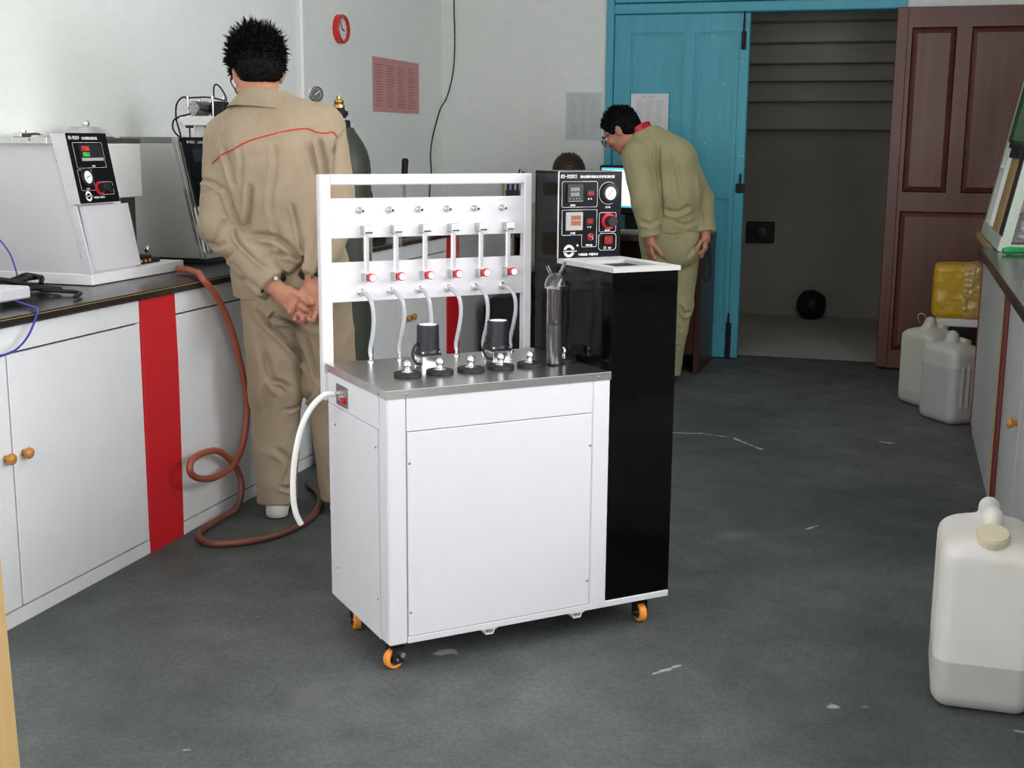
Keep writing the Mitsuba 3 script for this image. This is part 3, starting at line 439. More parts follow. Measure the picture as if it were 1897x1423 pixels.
# white batten on the left wall and the loose wire near the corner
struct('trim_1', box(XL, XL + .022, 5.795, 5.845, .86, ZC, .004), 'm_white_warm', label='white vertical batten on the left wall')
solo('wall_wire', 'thin black wire hanging loosely down the wall by the far corner', 'wire',
     tube([(-2.765, 7.822, 3.0), (-2.765, 7.822, 2.185), (-2.761, 7.822, 2.02), (-2.762, 7.822, 1.856), (-2.776, 7.822, 1.723), (-2.811, 7.815, 1.589), (-2.843, 7.79, 1.521), (-2.844, 7.70, 1.418), (-2.844, 7.631, 1.318), (-2.844, 7.601, 1.217), (-2.844, 7.615, 1.133), (-2.844, 7.589, 1.033), (-2.844, 7.57, .90)], .0035, 6), 'm_black')

# ---------------------------------------------------------------- blue double door: frame, closed leaf, open doorway
fr = struct('trim_2', None, None, label='blue painted door frame with a transom bar')
struct('jamb', box(OX0, OX0 + .045, YB - .03, YB + .15, 0, OZ + .42, .004), 'm_blue', parent=fr)
struct('jamb', box(OX1 - .05, OX1, YB - .005, YB + .15, 0, OZ + .42, .004), 'm_blue', parent=fr)
struct('transom_bar', box(OX0 + .045, OX1 - .0, YB - .03, YB + .13, 2.075, 2.135, .006), 'm_blue', parent=fr)
struct('transom_bar', box(OX0 + .045, OX1 - .0, YB - .018, YB + .12, 2.141, 2.20, .006), 'm_blue', parent=fr)
struct('mullion', box(-.915, -.86, YB - .03, YB + .13, 2.20, OZ + .42, .004), 'm_blue', parent=fr)
for a, b in ((OX0 + .045, -.915), (-.86, OX1 - .05)):
    struct('transom_panel', box(a, b, YB + .02, YB + .05, 2.20, OZ + .42), 'm_blue', parent=fr)
d1 = struct('door_1', None, None, label='closed blue painted door leaf with sunken panels')
LX0, LX1 = OX0 + .048, -.912
ly = YB - .006
PA = [(-1.625, -1.305, 1.045, 1.965), (-1.235, -.998, 1.045, 1.965), (-1.625, -1.305, .16, .985), (-1.235, -1.0, .16, .985)]
leaf = sbox(LX0, .006, LX1, 2.072)
for (a, b, c, d) in PA: leaf = leaf.difference(sbox(a, c, b, d))
struct('leaf', frame(extrude(leaf, .042), (0, ly + .042, 0), (1, 0, 0), (0, 0, 1), (0, -1, 0)), 'm_blue', parent=d1)
for (a, b, c, d) in PA:
    struct('panel', join(box(a - .005, b + .005, ly + .017, ly + .035, c - .005, d + .005), frame(extrude(outline(sbox(a, c, b, d), .012), .008), (0, ly + .018, 0), (1, 0, 0), (0, 0, 1), (0, -1, 0))), 'm_blue', parent=d1)
struct('edge_strip', box(-.972, LX1, ly - .008, ly + .01, .006, 2.07, .004), 'm_blue', parent=d1)
for (x, z0, z1, w) in ((-.945, 1.86, 1.965, .014), (-.932, 1.02, 1.075, .026), (-.968, .0, .225, .016)):
    struct('bolt', join(box(x - w, x + w, ly - .02, ly - .006, z0, z1, .003), cyl((x, ly - .024, z0 + .01), (x, ly - .024, z1 + .06), .006, n=10)), 'm_black', parent=d1)
struct('bolt_rod', cyl((-.945, ly - .018, 1.96), (-.945, ly - .018, 2.10), .005, n=8), 'm_black', parent=d1)

# reddish brown door leaf folded open against the wall
d2 = struct('door_2', None, None, label='reddish brown panelled wooden door folded open against the wall')
RX0, RX1, RY = -.078, .80, YB - .075
RP = [(.005, .245, 1.045, 1.965), (.325, .70, 1.045, 1.965), (-.0, .70, .12, .935)]
leaf = sbox(RX0, .012, RX1, 2.078)
for (a, b, c, d) in RP: leaf = leaf.difference(sbox(a, c, b, d))
struct('leaf', frame(extrude(leaf, .042), (0, RY + .042, 0), (1, 0, 0), (0, 0, 1), (0, -1, 0)), 'm_reddoor', parent=d2)
for (a, b, c, d) in RP:
    g = .032
    raised = trimesh.convex.convex_hull(np.array([(x, RY + .020, z) for x in (a + .004, b - .004) for z in (c + .004, d - .004)] + [(x, RY + .006, z) for x in (a + g, b - g) for z in (c + g, d - g)] + [(x, RY + .032, z) for x in (a, b) for z in (c, d)]))
    struct('panel', raised, 'm_reddoor', parent=d2)
struct('edge_strip', box(RX0 - .004, RX0 + .06, RY - .004, RY + .01, .012, 2.076, .004), 'm_reddoor', parent=d2)

# ---------------------------------------------------------------- dim corridor beyond the doorway, under a stair
CY = 10.0
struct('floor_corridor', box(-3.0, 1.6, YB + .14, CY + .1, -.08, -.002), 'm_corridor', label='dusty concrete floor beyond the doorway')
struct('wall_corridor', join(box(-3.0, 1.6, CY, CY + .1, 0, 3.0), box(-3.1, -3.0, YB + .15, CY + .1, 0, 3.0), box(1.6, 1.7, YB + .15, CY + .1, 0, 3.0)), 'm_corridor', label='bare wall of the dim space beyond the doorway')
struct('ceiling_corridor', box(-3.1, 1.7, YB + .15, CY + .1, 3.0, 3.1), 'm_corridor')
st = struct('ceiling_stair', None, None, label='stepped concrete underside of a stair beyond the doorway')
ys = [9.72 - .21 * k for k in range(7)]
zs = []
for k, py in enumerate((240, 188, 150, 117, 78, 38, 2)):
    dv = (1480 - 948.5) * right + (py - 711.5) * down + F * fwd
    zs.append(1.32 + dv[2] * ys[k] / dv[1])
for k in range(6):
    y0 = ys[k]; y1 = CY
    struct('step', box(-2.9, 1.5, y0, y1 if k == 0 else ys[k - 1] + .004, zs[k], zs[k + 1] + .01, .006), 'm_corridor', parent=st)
jb = thing('junction_box', 'dark square junction box on the corridor wall beside the blue door', 'junction box')
part(jb, 'case', box(-1.12, -.915, CY - .06, CY, .56, .72, .006), 'm_black')
part(jb, 'socket', lathe([(.045, 0), (.045, .012), (.03, .014)], 20, (-1.02, CY - .06, .64), (0, -1, 0)), 'm_graphite')
solo('bundle', 'dark round bundle lying on the corridor floor by the wall', 'bundle',
     trimesh.Trimesh(*(lambda m: (m.vertices * [1, .8, 1] + [-.60, CY - .13, .0] + (meshkit.fbm(m.vertices * 9, 3) - .5)[:, None] * m.vertices * .35 + [0, 0, .105], m.faces))(trimesh.creation.icosphere(3, .115)), process=False), 'm_black', True)

# ================================================================ left bench
BX = -2.25
solo('worktop', 'long black granite worktop running along the left wall', 'worktop', join(
    frame(extrude(unary_union([sbox(0, 0, .60, .022), sbox(.003, -.004, .028, .004)]).buffer(.004).buffer(-.004), 4.77), (-2.232, 2.15, .829), (-1, 0, 0), (0, 0, 1), (0, 1, 0))), 'm_granite', 20)
labels_edge = part('worktop', 'edge_line', box(-2.2335, -2.2305, 2.15, 6.9, .845, .8475), 'm_gold', label='thin golden line along the front edge')


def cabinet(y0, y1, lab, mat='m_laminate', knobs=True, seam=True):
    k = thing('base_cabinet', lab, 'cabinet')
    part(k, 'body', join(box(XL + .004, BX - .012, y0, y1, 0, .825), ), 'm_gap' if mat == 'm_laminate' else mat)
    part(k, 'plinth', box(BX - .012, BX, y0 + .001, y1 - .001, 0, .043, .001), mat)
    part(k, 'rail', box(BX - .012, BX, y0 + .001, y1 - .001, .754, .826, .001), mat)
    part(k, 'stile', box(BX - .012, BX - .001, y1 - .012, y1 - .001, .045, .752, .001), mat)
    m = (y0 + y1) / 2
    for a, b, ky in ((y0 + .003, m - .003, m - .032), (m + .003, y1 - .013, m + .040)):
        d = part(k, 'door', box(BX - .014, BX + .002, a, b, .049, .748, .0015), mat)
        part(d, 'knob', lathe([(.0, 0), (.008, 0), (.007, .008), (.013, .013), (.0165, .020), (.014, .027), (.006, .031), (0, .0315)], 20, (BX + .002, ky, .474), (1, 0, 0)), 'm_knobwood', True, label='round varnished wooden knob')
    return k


cabinet(2.16, 3.42, 'white laminate double door base cabinet at the near end of left bench')
cabinet(3.62, 5.03, 'white laminate base cabinet of left bench behind the hanging orange hose')
cabinet(5.12, 6.245, 'white laminate base cabinet of left bench seen through the white frame')
for a, b, lab in ((3.422, 3.618, 'broad red laminate panel standing between white cabinets beside the orange hose'), (6.247, 6.43, 'red laminate panel of the left bench seen through the white frame')):
    bulge = [(BX - .01, 0), (BX + .001, 0), (BX + .006, .3), (BX + .008, .6), (BX + .004, .822), (BX - .01, .822)]
    solo('red_panel', lab, 'panel', frame(extrude(Polygon(bulge), b - a), (0, a, 0), (1, 0, 0), (0, 0, 1), (0, 1, 0)), 'm_red_laminate', 20)
gc = thing('end_cabinet', 'grey end cabinet of left bench between red panel and dark desk', 'cabinet')
part(gc, 'body', box(XL + .004, BX - .006, 6.432, 6.9, 0, .825, .002), 'm_laminate_grey')
part(gc, 'door', box(BX - .006, BX, 6.445, 6.885, .05, .78, .002), 'm_laminate_grey')
part('red_panel', 'filler', box(XL + .004, BX - .015, 3.421, 3.619, .0, .825), 'm_gap')
part('red_panel_001', 'filler', box(XL + .004, BX - .015, 6.246, 6.431, .0, .825), 'm_gap')
solo('red_panel', 'narrow red laminate panel of the left bench behind the gas cylinder', 'panel', box(XL + .004, BX - .002, 5.032, 5.118, .0, .825, .002), 'm_red_laminate')

# ================================================================ dark desk with monitor at the far end
dk = thing('desk', 'dark red-brown wooden computer desk against the far wall', 'desk')
part(dk, 'top', box(-2.2, -1.06, 7.20, 7.80, .755, .79, .004), 'm_brown')
part(dk, 'side_panel', box(-1.09, -1.06, 7.21, 7.78, 0, .755, .002), 'm_brown')
part(dk, 'side_panel', box(-2.19, -2.16, 7.21, 7.78, 0, .755, .002), 'm_brown')
part(dk, 'back_panel', box(-2.16, -1.09, 7.74, 7.76, .10, .755), 'm_brown')
part(dk, 'drawer', box(-1.40, -1.09, 7.22, 7.23, .12, .74, .002), 'm_brown')
mo = thing('monitor', 'flat computer monitor with bright white screen beside the bending man', 'monitor')
mc, ma = np.array([-1.545, 7.52, 1.045]), math.radians(-8)
mx, my = np.array([math.cos(ma), math.sin(ma), 0]), np.array([math.sin(ma), -math.cos(ma), 0]); mz = np.array([0, 0, 1.0])
mf = lambda m: frame(m, mc, mx, my, mz)
part(mo, 'case', mf(box(-.20, .20, -.045, .0, -.155, .135, .008)), 'm_black')


def emit(col): return {'emitter': {'type': 'area', 'radiance': {'type': 'rgb', 'value': list(col)}}}


part(mo, 'screen', mf(box(-.185, .185, .0, .002, -.115, .120)), 'm_black', False, label='glowing white screen', **emit((1.1, 1.22, 1.25)))
part(mo, 'title_bar', mf(box(-.185, .185, .0, .0026, .108, .120)), 'm_black', False, **emit((.10, .75, .95)))
part(mo, 'task_bar', mf(box(-.185, .185, .0, .0026, -.115, -.104)), 'm_black', False, **emit((.08, .55, .85)))
part(mo, 'stand', mf(join(box(-.04, .04, -.05, -.02, -.26, -.12, .006), box(-.11, .11, -.10, .08, -.262, -.245, .006))), 'm_black')
kb = thing('keyboard', 'grey keyboard on the dark desk in front of the monitor', 'keyboard')
part(kb, 'base', box(-1.70, -1.28, 7.215, 7.365, .79, .808, .004), 'm_grey')
keys = [box(-1.69 + i * .0275, -1.69 + i * .0275 + .022, 7.226 + j * .027, 7.226 + j * .027 + .021, .806, .814, .002) for i in range(15) for j in range(5)]
part(kb, 'keys', join(keys), 'm_lightgrey', kind='stuff')
solo('dark_bag', 'black bag standing on floor between grey end cabinet and desk', 'bag',
     trimesh.Trimesh(*(lambda m: (m.vertices + (meshkit.fbm(m.vertices * 7, 3, 4) - .5)[:, None] * .03, m.faces))(box(-2.18, -1.92, 6.62, 6.98, .003, .47, .05).subdivide().subdivide().subdivide()), process=False), 'm_black', True)

# hanging strips on a hook, back wall
hk = thing('hanging_strips', 'yellow, white and blue strips hanging from a hook on the far wall', 'strips')
part(hk, 'hook', tube([(-2.325, 7.828, 1.14), (-2.325, 7.80, 1.112), (-2.312, 7.796, 1.105), (-2.30, 7.80, 1.115), (-2.298, 7.81, 1.13)], .004, 6), 'm_black')
for i, (m, w) in enumerate((('m_ochre', .020), ('m_paper', .012), ('m_navy', .012), ('m_paper', .010), ('m_navy', .012), ('m_paper', .012), ('m_navy', .010), ('m_paper_grey', .012))):
    x = -2.428 + .0158 * i
    part(hk, 'strip', box(x, x + w, 7.785 - .003 * (i % 2), 7.795 + .002 * (i % 3), .80, 1.09 - .004 * i, .002), m)
part(hk, 'strip_base', box(-2.405, -2.312, 7.780, 7.79, .97, 1.012, .002), 'm_navy')

# papers, poster, clock
ck = thing('wall_clock', 'round wall clock with red rim on the left wall', 'clock')
cc = (XL, 6.261, 1.882)
part(ck, 'rim', lathe([(.0735, 0), (.0735, .03), (.068, .036), (.060, .034), (.060, .018)], 40, cc, (1, 0, 0), False), 'm_clockred')
part(ck, 'face', lathe([(.0, .02), (.062, .02)], 40, cc, (1, 0, 0), False), 'm_paper')
part(ck, 'hands', join(*[frame(box(-w, w, -.006, l, 0, .0012), (XL + .022, 6.261, 1.882), (0, math.cos(a), math.sin(a)), (0, -math.sin(a), math.cos(a)), (1, 0, 0)) for w, l, a in ((.002, .042, .5), (.0026, .03, -1.9))]), 'm_dark_print', False)
part(ck, 'hour_marks', join(*[box(XL + .0205, XL + .0215, 6.261 + .052 * math.sin(a) - .0018, 6.261 + .052 * math.sin(a) + .0018, 1.882 + .052 * math.cos(a) - .004, 1.882 + .052 * math.cos(a) + .004) for a in np.arange(12) * math.pi / 6]), 'm_dark_print', False, kind='stuff')


def rows(w0, w1, z0, z1, n, h, seed, cols=1, fill=.86):
    """Lines of print too small to read, as little dashes in the plane (u, z)."""
    r = np.random.default_rng(seed); out = []
    for i in range(n):
        z = z1 - (i + .5) * (z1 - z0) / n
        for c in range(cols):
            a = w0 + (w1 - w0) * (c + .06) / cols; b = w0 + (w1 - w0) * (c + fill) / cols
            x = a
            stop = b - (b - a) * r.uniform(0, .35)
            while x < stop:
                l = r.uniform(.5, 1.6) * h * 2.2
                out.append(sbox(x, z - h / 2, min(x + l, stop), z + h / 2)); x += l + h * .9
    return out


ps = thing('poster', 'pink printed poster with columns of small text on the left wall', 'poster')
part(ps, 'sheet', box(XL, XL + .0025, 6.70, 7.413, 1.474, 1.774), 'm_pink')
pr = rows(6.73, 7.39, 1.50, 1.74, 16, .006, 3, 4, .8)
part(ps, 'print', frame(extrude(unary_union(pr), .0012), (XL + .0022, 0, 0), (0, 1, 0), (0, 0, 1), (1, 0, 0)), 'm_pink_dark', False, kind='stuff')
for nm, lab, x0, x1, z0, z1, y, mat in (('notice_sheet', 'pale typed notice sheet taped on wall left of the blue door', -2.03, -1.80, 1.325, 1.615, YB, 'm_paper_grey'), ('notice_sheet', 'white notice sheet taped to the blue door above the bending man', -1.617, -1.385, 1.27, 1.607, ly, 'm_paper')):
    k = thing(nm, lab, 'notice')
    part(k, 'sheet', box(x0, x1, y - .0025, y, z0, z1), mat)
    g = rows(x0 + .03, x1 - .02, z0 + .03, z1 - .035, 22, .0035, 5, 3) + rows(x0 + .06, x1 - .06, z1 - .035, z1 - .008, 1, .006, 6)
    if y == YB: g += [outline(sbox(x0 + .025, z0 + .09, x1 - .02, z1 - .02), .0018)]
    part(k, 'print', frame(extrude(unary_union(g), .001), (0, y - .0024, 0), (1, 0, 0), (0, 0, 1), (0, -1, 0)), 'm_lightgrey', False, kind='stuff')

# ================================================================ right bench
rb = thing('lab_bench', 'pale base cabinet bench with red trim along the right wall', 'bench')
part(rb, 'body', box(.392, XR - .004, 2.2, 6.15, 0, .815), 'm_laminate_grey')
part(rb, 'plinth', box(.384, .392, 2.2, 6.149, 0, .045, .001), 'm_laminate_grey')
for y0, y1 in ((2.22, 3.0), (3.03, 3.93), (3.95, 4.43), (4.82, 6.10)):
    d = part(rb, 'door', box(.376, .392, y0, y1, .05, .80, .002), 'm_laminate_grey')
    ky = {2.22: 2.95, 3.03: 3.86, 3.95: 4.36}.get(y0)
    if y0 == 3.95:
        ky = 3.985
        part(d, 'knob', lathe([(.0, 0), (.008, 0), (.007, .008), (.013, .013), (.0165, .020), (.014, .027), (.006, .031), (0, .0315)], 20, (.376, ky, .50), (-1, 0, 0)), 'm_knobwood', True, label='round varnished wooden knob')
part(rb, 'trim_strip', box(.371, .392, 4.745, 4.79, .0, .81, .003), 'm_trim_red', label='narrow red vertical trim strip')
part(rb, 'trim_strip', box(.374, .392, 6.138, 6.152, .0, .81, .003), 'm_trim_red')
part(rb, 'edge_trim', box(.3665, .372, 4.725, 4.74, .0, .81, .002), 'm_wood')
solo('worktop_slab', 'black worktop slab on top of the right bench', 'worktop', box(.355, XR - .004, 2.2, 6.17, .818, .858, .006), 'm_granite', 20)

# wooden table and slanted glass cabinet beyond it
tb = thing('side_table', 'tan wooden table behind the far end of the right bench', 'table')
part(tb, 'top', box(.405, XR - .004, 6.18, 7.35, .82, .856, .004), 'm_wood')
for x, y in ((.62, 6.20), (.62, 7.28), (.95, 6.20), (.95, 7.28)):
    part(tb, 'leg', box(x, x + .06, y, y + .06, 0, .82, .004), 'm_wood')
part(tb, 'apron', box(.375, XR - .004, 6.172, 6.19, .54, .818, .002), 'm_wood')
gcab = thing('glass_cabinet', 'slanted glass cabinet with pale aluminium frame on the right bench', 'cabinet')
sl = .19
GY0, GY1, GZ0, GZ1 = 5.93, 7.18, .860, 1.72
gx = lambda z: .43 + sl * (z - .86)
sd = np.array([sl, 0, 1.0]) / math.hypot(sl, 1)
nd = np.array([-sd[2], 0, sd[0]])


def slat(y0, y1, z0, z1, w0, w1):   # a bar in the slanted front: y range, z range, thickness from w0 to w1 along the outward normal
    pts = []
    for y in (y0, y1):
        for z in (z0, z1):
            for w in (w0, w1):
                pts.append(np.array([gx(z), y, z]) + nd * w)
    return trimesh.convex.convex_hull(np.array(pts))


part(gcab, 'front_post', slat(GY0, GY0 + .035, GZ0, GZ1, -.035, .006), 'm_palegreen')
part(gcab, 'front_post', slat(GY1 - .10, GY1, GZ0, GZ1, -.03, .010), 'm_palegreen')
part(gcab, 'sash_post', slat(6.83, 6.89, GZ0, GZ1, -.02, .008), 'm_white_warm')
part(gcab, 'sash_post', slat(6.24, 6.52, GZ0 + .06, 1.30, -.02, .012), 'm_wood')
part(gcab, 'sash_post', slat(6.00, 6.20, GZ0 + .05, 1.30, -.02, .004), 'm_graphite')
part(gcab, 'rail', slat(GY0, GY1, GZ0, GZ0 + .06, -.03, .012), 'm_palegreen')
part(gcab, 'rail', slat(GY0, GY1, GZ1 - .05, GZ1, -.03, .012), 'm_palegreen')
part(gcab, 'front_glass', slat(GY0 + .035, GY1 - .10, GZ0 + .06, GZ1 - .05, -.018, -.013), 'm_pane', False)
part(gcab, 'seal_strip', slat(6.76, 7.02, 1.33, GZ1, -.012, .014), 'm_seal_green')
part(gcab, 'catch', join(slat(6.12, 6.62, 1.255, 1.315, -.02, .02), slat(6.55, 6.80, 1.30, 1.335, -.02, .02)), 'm_black')
part(gcab, 'latch', slat(6.92, 7.12, 1.200, 1.218, .0, .025), 'm_chrome')
part(gcab, 'back_post', box(.93, .98, GY0, GY0 + .05, GZ0, GZ1, .004), 'm_palegreen')
part(gcab, 'back_panel', box(.975, .985, GY0, GY1, GZ0, GZ1), 'm_palegreen')
part(gcab, 'top', box(gx(GZ1) - .02, .985, GY0, GY1, GZ1 - .01, GZ1 + .03, .004), 'm_palegreen')
part(gcab, 'side_rail', box(gx(GZ0) + .03, .93, GY0, GY0 + .04, GZ0, GZ0 + .03, .003), 'm_palegreen')
sidepoly = Polygon([(gx(GZ0 + .03) + .02, GZ0 + .03), (.93, GZ0 + .03), (.93, GZ1 - .02), (gx(GZ1) + .02, GZ1 - .02)])
part(gcab, 'side_glass', frame(extrude(sidepoly, .005), (0, GY0 + .03, 0), (1, 0, 0), (0, 0, 1), (0, -1, 0)), 'm_pane', False)
solo('tissue_wad', 'crumpled white tissue lying inside the slanted glass cabinet', 'tissue',
     trimesh.Trimesh(*(lambda m: (m.vertices * [1, 1.1, .75] + ((meshkit.fbm(m.vertices * 22, 3, 9) - .5)[:, None] * m.vertices) * 1.3 + [.60, 6.14, .935], m.faces))(trimesh.creation.icosphere(4, .075)), process=False), 'm_paper', True)
br = thing('hand_tool', 'green handled tool lying at the edge of the right bench before the glass cabinet', 'tool')
part(br, 'handle', lathe([(0, 0), (.012, .004), (.017, .03), (.013, .08), (.015, .12), (.010, .15), (0, .152)], 16, (.43, 5.78, .8755), (.85, .5, 0)), 'm_green', True)
part(br, 'shaft', cyl((.556, 5.853, .8755), (.60, 5.879, .8755), .011), 'm_chrome')
part(br, 'tip', cyl((.60, 5.879, .8755), (.65, 5.908, .8765), .011, .015), 'm_palegreen')

# wooden table leg at the lower left edge
wt = thing('wooden_table', 'tan wooden table with its leg at the lower left edge', 'table')
part(wt, 'leg', trimesh.convex.convex_hull(np.array([(x, y, z) for y in (1.22, 1.276) for x, z in ((-1.115, .80), (-1.058, .80), (-1.10, 0), (-1.036, 0))])), 'm_wood', False)
part(wt, 'leg', box(-1.95, -1.89, 1.24, 1.30, 0, .80, .003), 'm_wood')
part(wt, 'leg', box(-1.12, -1.06, .52, .58, 0, .80, .003), 'm_wood')
part(wt, 'leg', box(-1.95, -1.89, .52, .58, 0, .80, .003), 'm_wood')
part(wt, 'top', box(-1.97, -1.10, .50, 1.32, .80, .83, .003), 'm_wood')

# ================================================================ the instrument on casters
CO = np.array([-1.150, 2.764, 0.0]); CA = math.radians(44.11)
cu, cv, cz = np.array([math.cos(CA), math.sin(CA), 0]), np.array([-math.sin(CA), math.cos(CA), 0]), np.array([0, 0, 1.0])
cw = lambda m: frame(m, CO, cu, cv, cz)
W3 = lambda u, v, z: CO + cu * u + cv * v + cz * z


def flat(shape, depth, v, z=0.0, u=0.0):
    """A flat shape in (u, z) laid on a plane facing the front, standing depth proud of v."""
    return frame(extrude(shape, depth), W3(u, v, z), cu, cz, -cv)


def text_shape(text, h, bold=False):
    return meshkit.text_mesh(text, h, .0006, bold)


def text_on(text, h, u, v, z, bold=False, shear=0.0, width=None):
    m = text_shape(text, h, bold)
    if width: m.vertices[:, 0] *= width / m.vertices[:, 0].max()
    m.vertices[:, 0] += shear * m.vertices[:, 1]
    return frame(m, W3(u, v, z), cu, cz, -cv)


cart = thing('oil_tester', 'white wheeled oil stability tester with steel top, tube frame and black control tower', 'lab instrument')
UW, VD, ZB, ZT = .627, .425, .078, .712
# cabinet shell: corner posts and panels
part(cart, 'body', cw(join(box(.004, UW - .002, .006, VD, ZB + .004, ZT))), 'm_white')
part(cart, 'corner_post', cw(box(0, .050, -.002, .05, ZB, ZT, .004)), 'm_white')
part(cart, 'corner_post', cw(box(.5765, UW + .001, -.002, .05, ZB, ZT, .003)), 'm_white')
part(cart, 'top_rail', cw(box(.051, .5755, -.0015, .02, .6235, ZT, .001)), 'm_white')
fp = part(cart, 'front_panel', cw(box(.0525, .5745, -.0025, .02, .0965, .6215, .0015)), 'm_white')
part(cart, 'base_rail', cw(box(0.05, .832, -.002, .42, ZB, .0955, .0015)), 'm_white')
part(cart, 'side_rail', cw(box(-.0005, .02, .052, VD, .6235, ZT, .001)), 'm_white')
part(cart, 'side_rail', cw(box(-.0005, .02, .052, VD, ZB, .098, .001)), 'm_white')
sp = part(cart, 'side_panel', cw(box(-.002, .02, .0595, .372, .0985, .6205, .0012)), 'm_white')
part(cart, 'rear_post', cw(box(-.0005, .02, .374, VD, .0985, .6225, .001)), 'm_white')


def screw(parent, u, v, z, face):
    ax = -cv if face == 'f' else -cu
    part(parent, 'screw', lathe([(.0, -.001), (.0034, -.001), (.0032, .0012), (.0018, .0022), (0, .0024)], 12, W3(u, v, z), ax), 'm_steel_dark', True)


for u, z in ((.0575, .544), (.5695, .536), (.058, .160), (.5685, .164)): screw(fp, u, -.0025, z, 'f')
for v, z in ((.366, .572), (.068, .575), (.364, .172), (.066, .182)): screw(sp, -.002, v, z, 's')
# steel top: sheet with folded edges
top = part(cart, 'steel_top', join(cw(box(-.003, UW + .002, -.004, VD + .004, .7255, .7285, .001)), cw(box(-.003, UW + .002, -.005, -.0025, .707, .728, .0006)), cw(box(-.0045, -.002, -.004, VD, .707, .728, .0006))), 'm_steel')
for u in (.590, .05): screw(top, u, -.005, .717, 'f')
for v in (.041, .40): screw(top, -.0045, v, .715, 's')
# inlet plate on the left side, drain hose
pl = part(cart, 'socket_plate', cw(box(-.004, 0, .268, .350, .632, .687, .001)), 'm_steel_dark')
part(pl, 'nozzle', join(cyl(W3(-.004, .322, .664), W3(-.03, .322, .664), .006), cyl(W3(-.004, .322, .664), W3(-.010, .322, .664), .010, n=6)), 'm_chrome')
part(pl, 'nozzle', cyl(W3(-.004, .302, .658), W3(-.014, .302, .658), .007), 'm_chrome')
part(pl, 'switch', cyl(W3(-.004, .285, .652), W3(-.014, .285, .652), .0075), 'm_red', label='red button')
part(cart, 'drain_hose', tube([W3(-.018, .322, .664), W3(-.047, .322, .663), W3(-.085, .322, .630), W3(-.114, .322, .572), W3(-.132, .322, .488), W3(-.137, .322, .408), W3(-.131, .322, .356), W3(-.117, .322, .322)], .0078, 14), 'm_hose_white', True, label='white drain hose hanging from the left side')
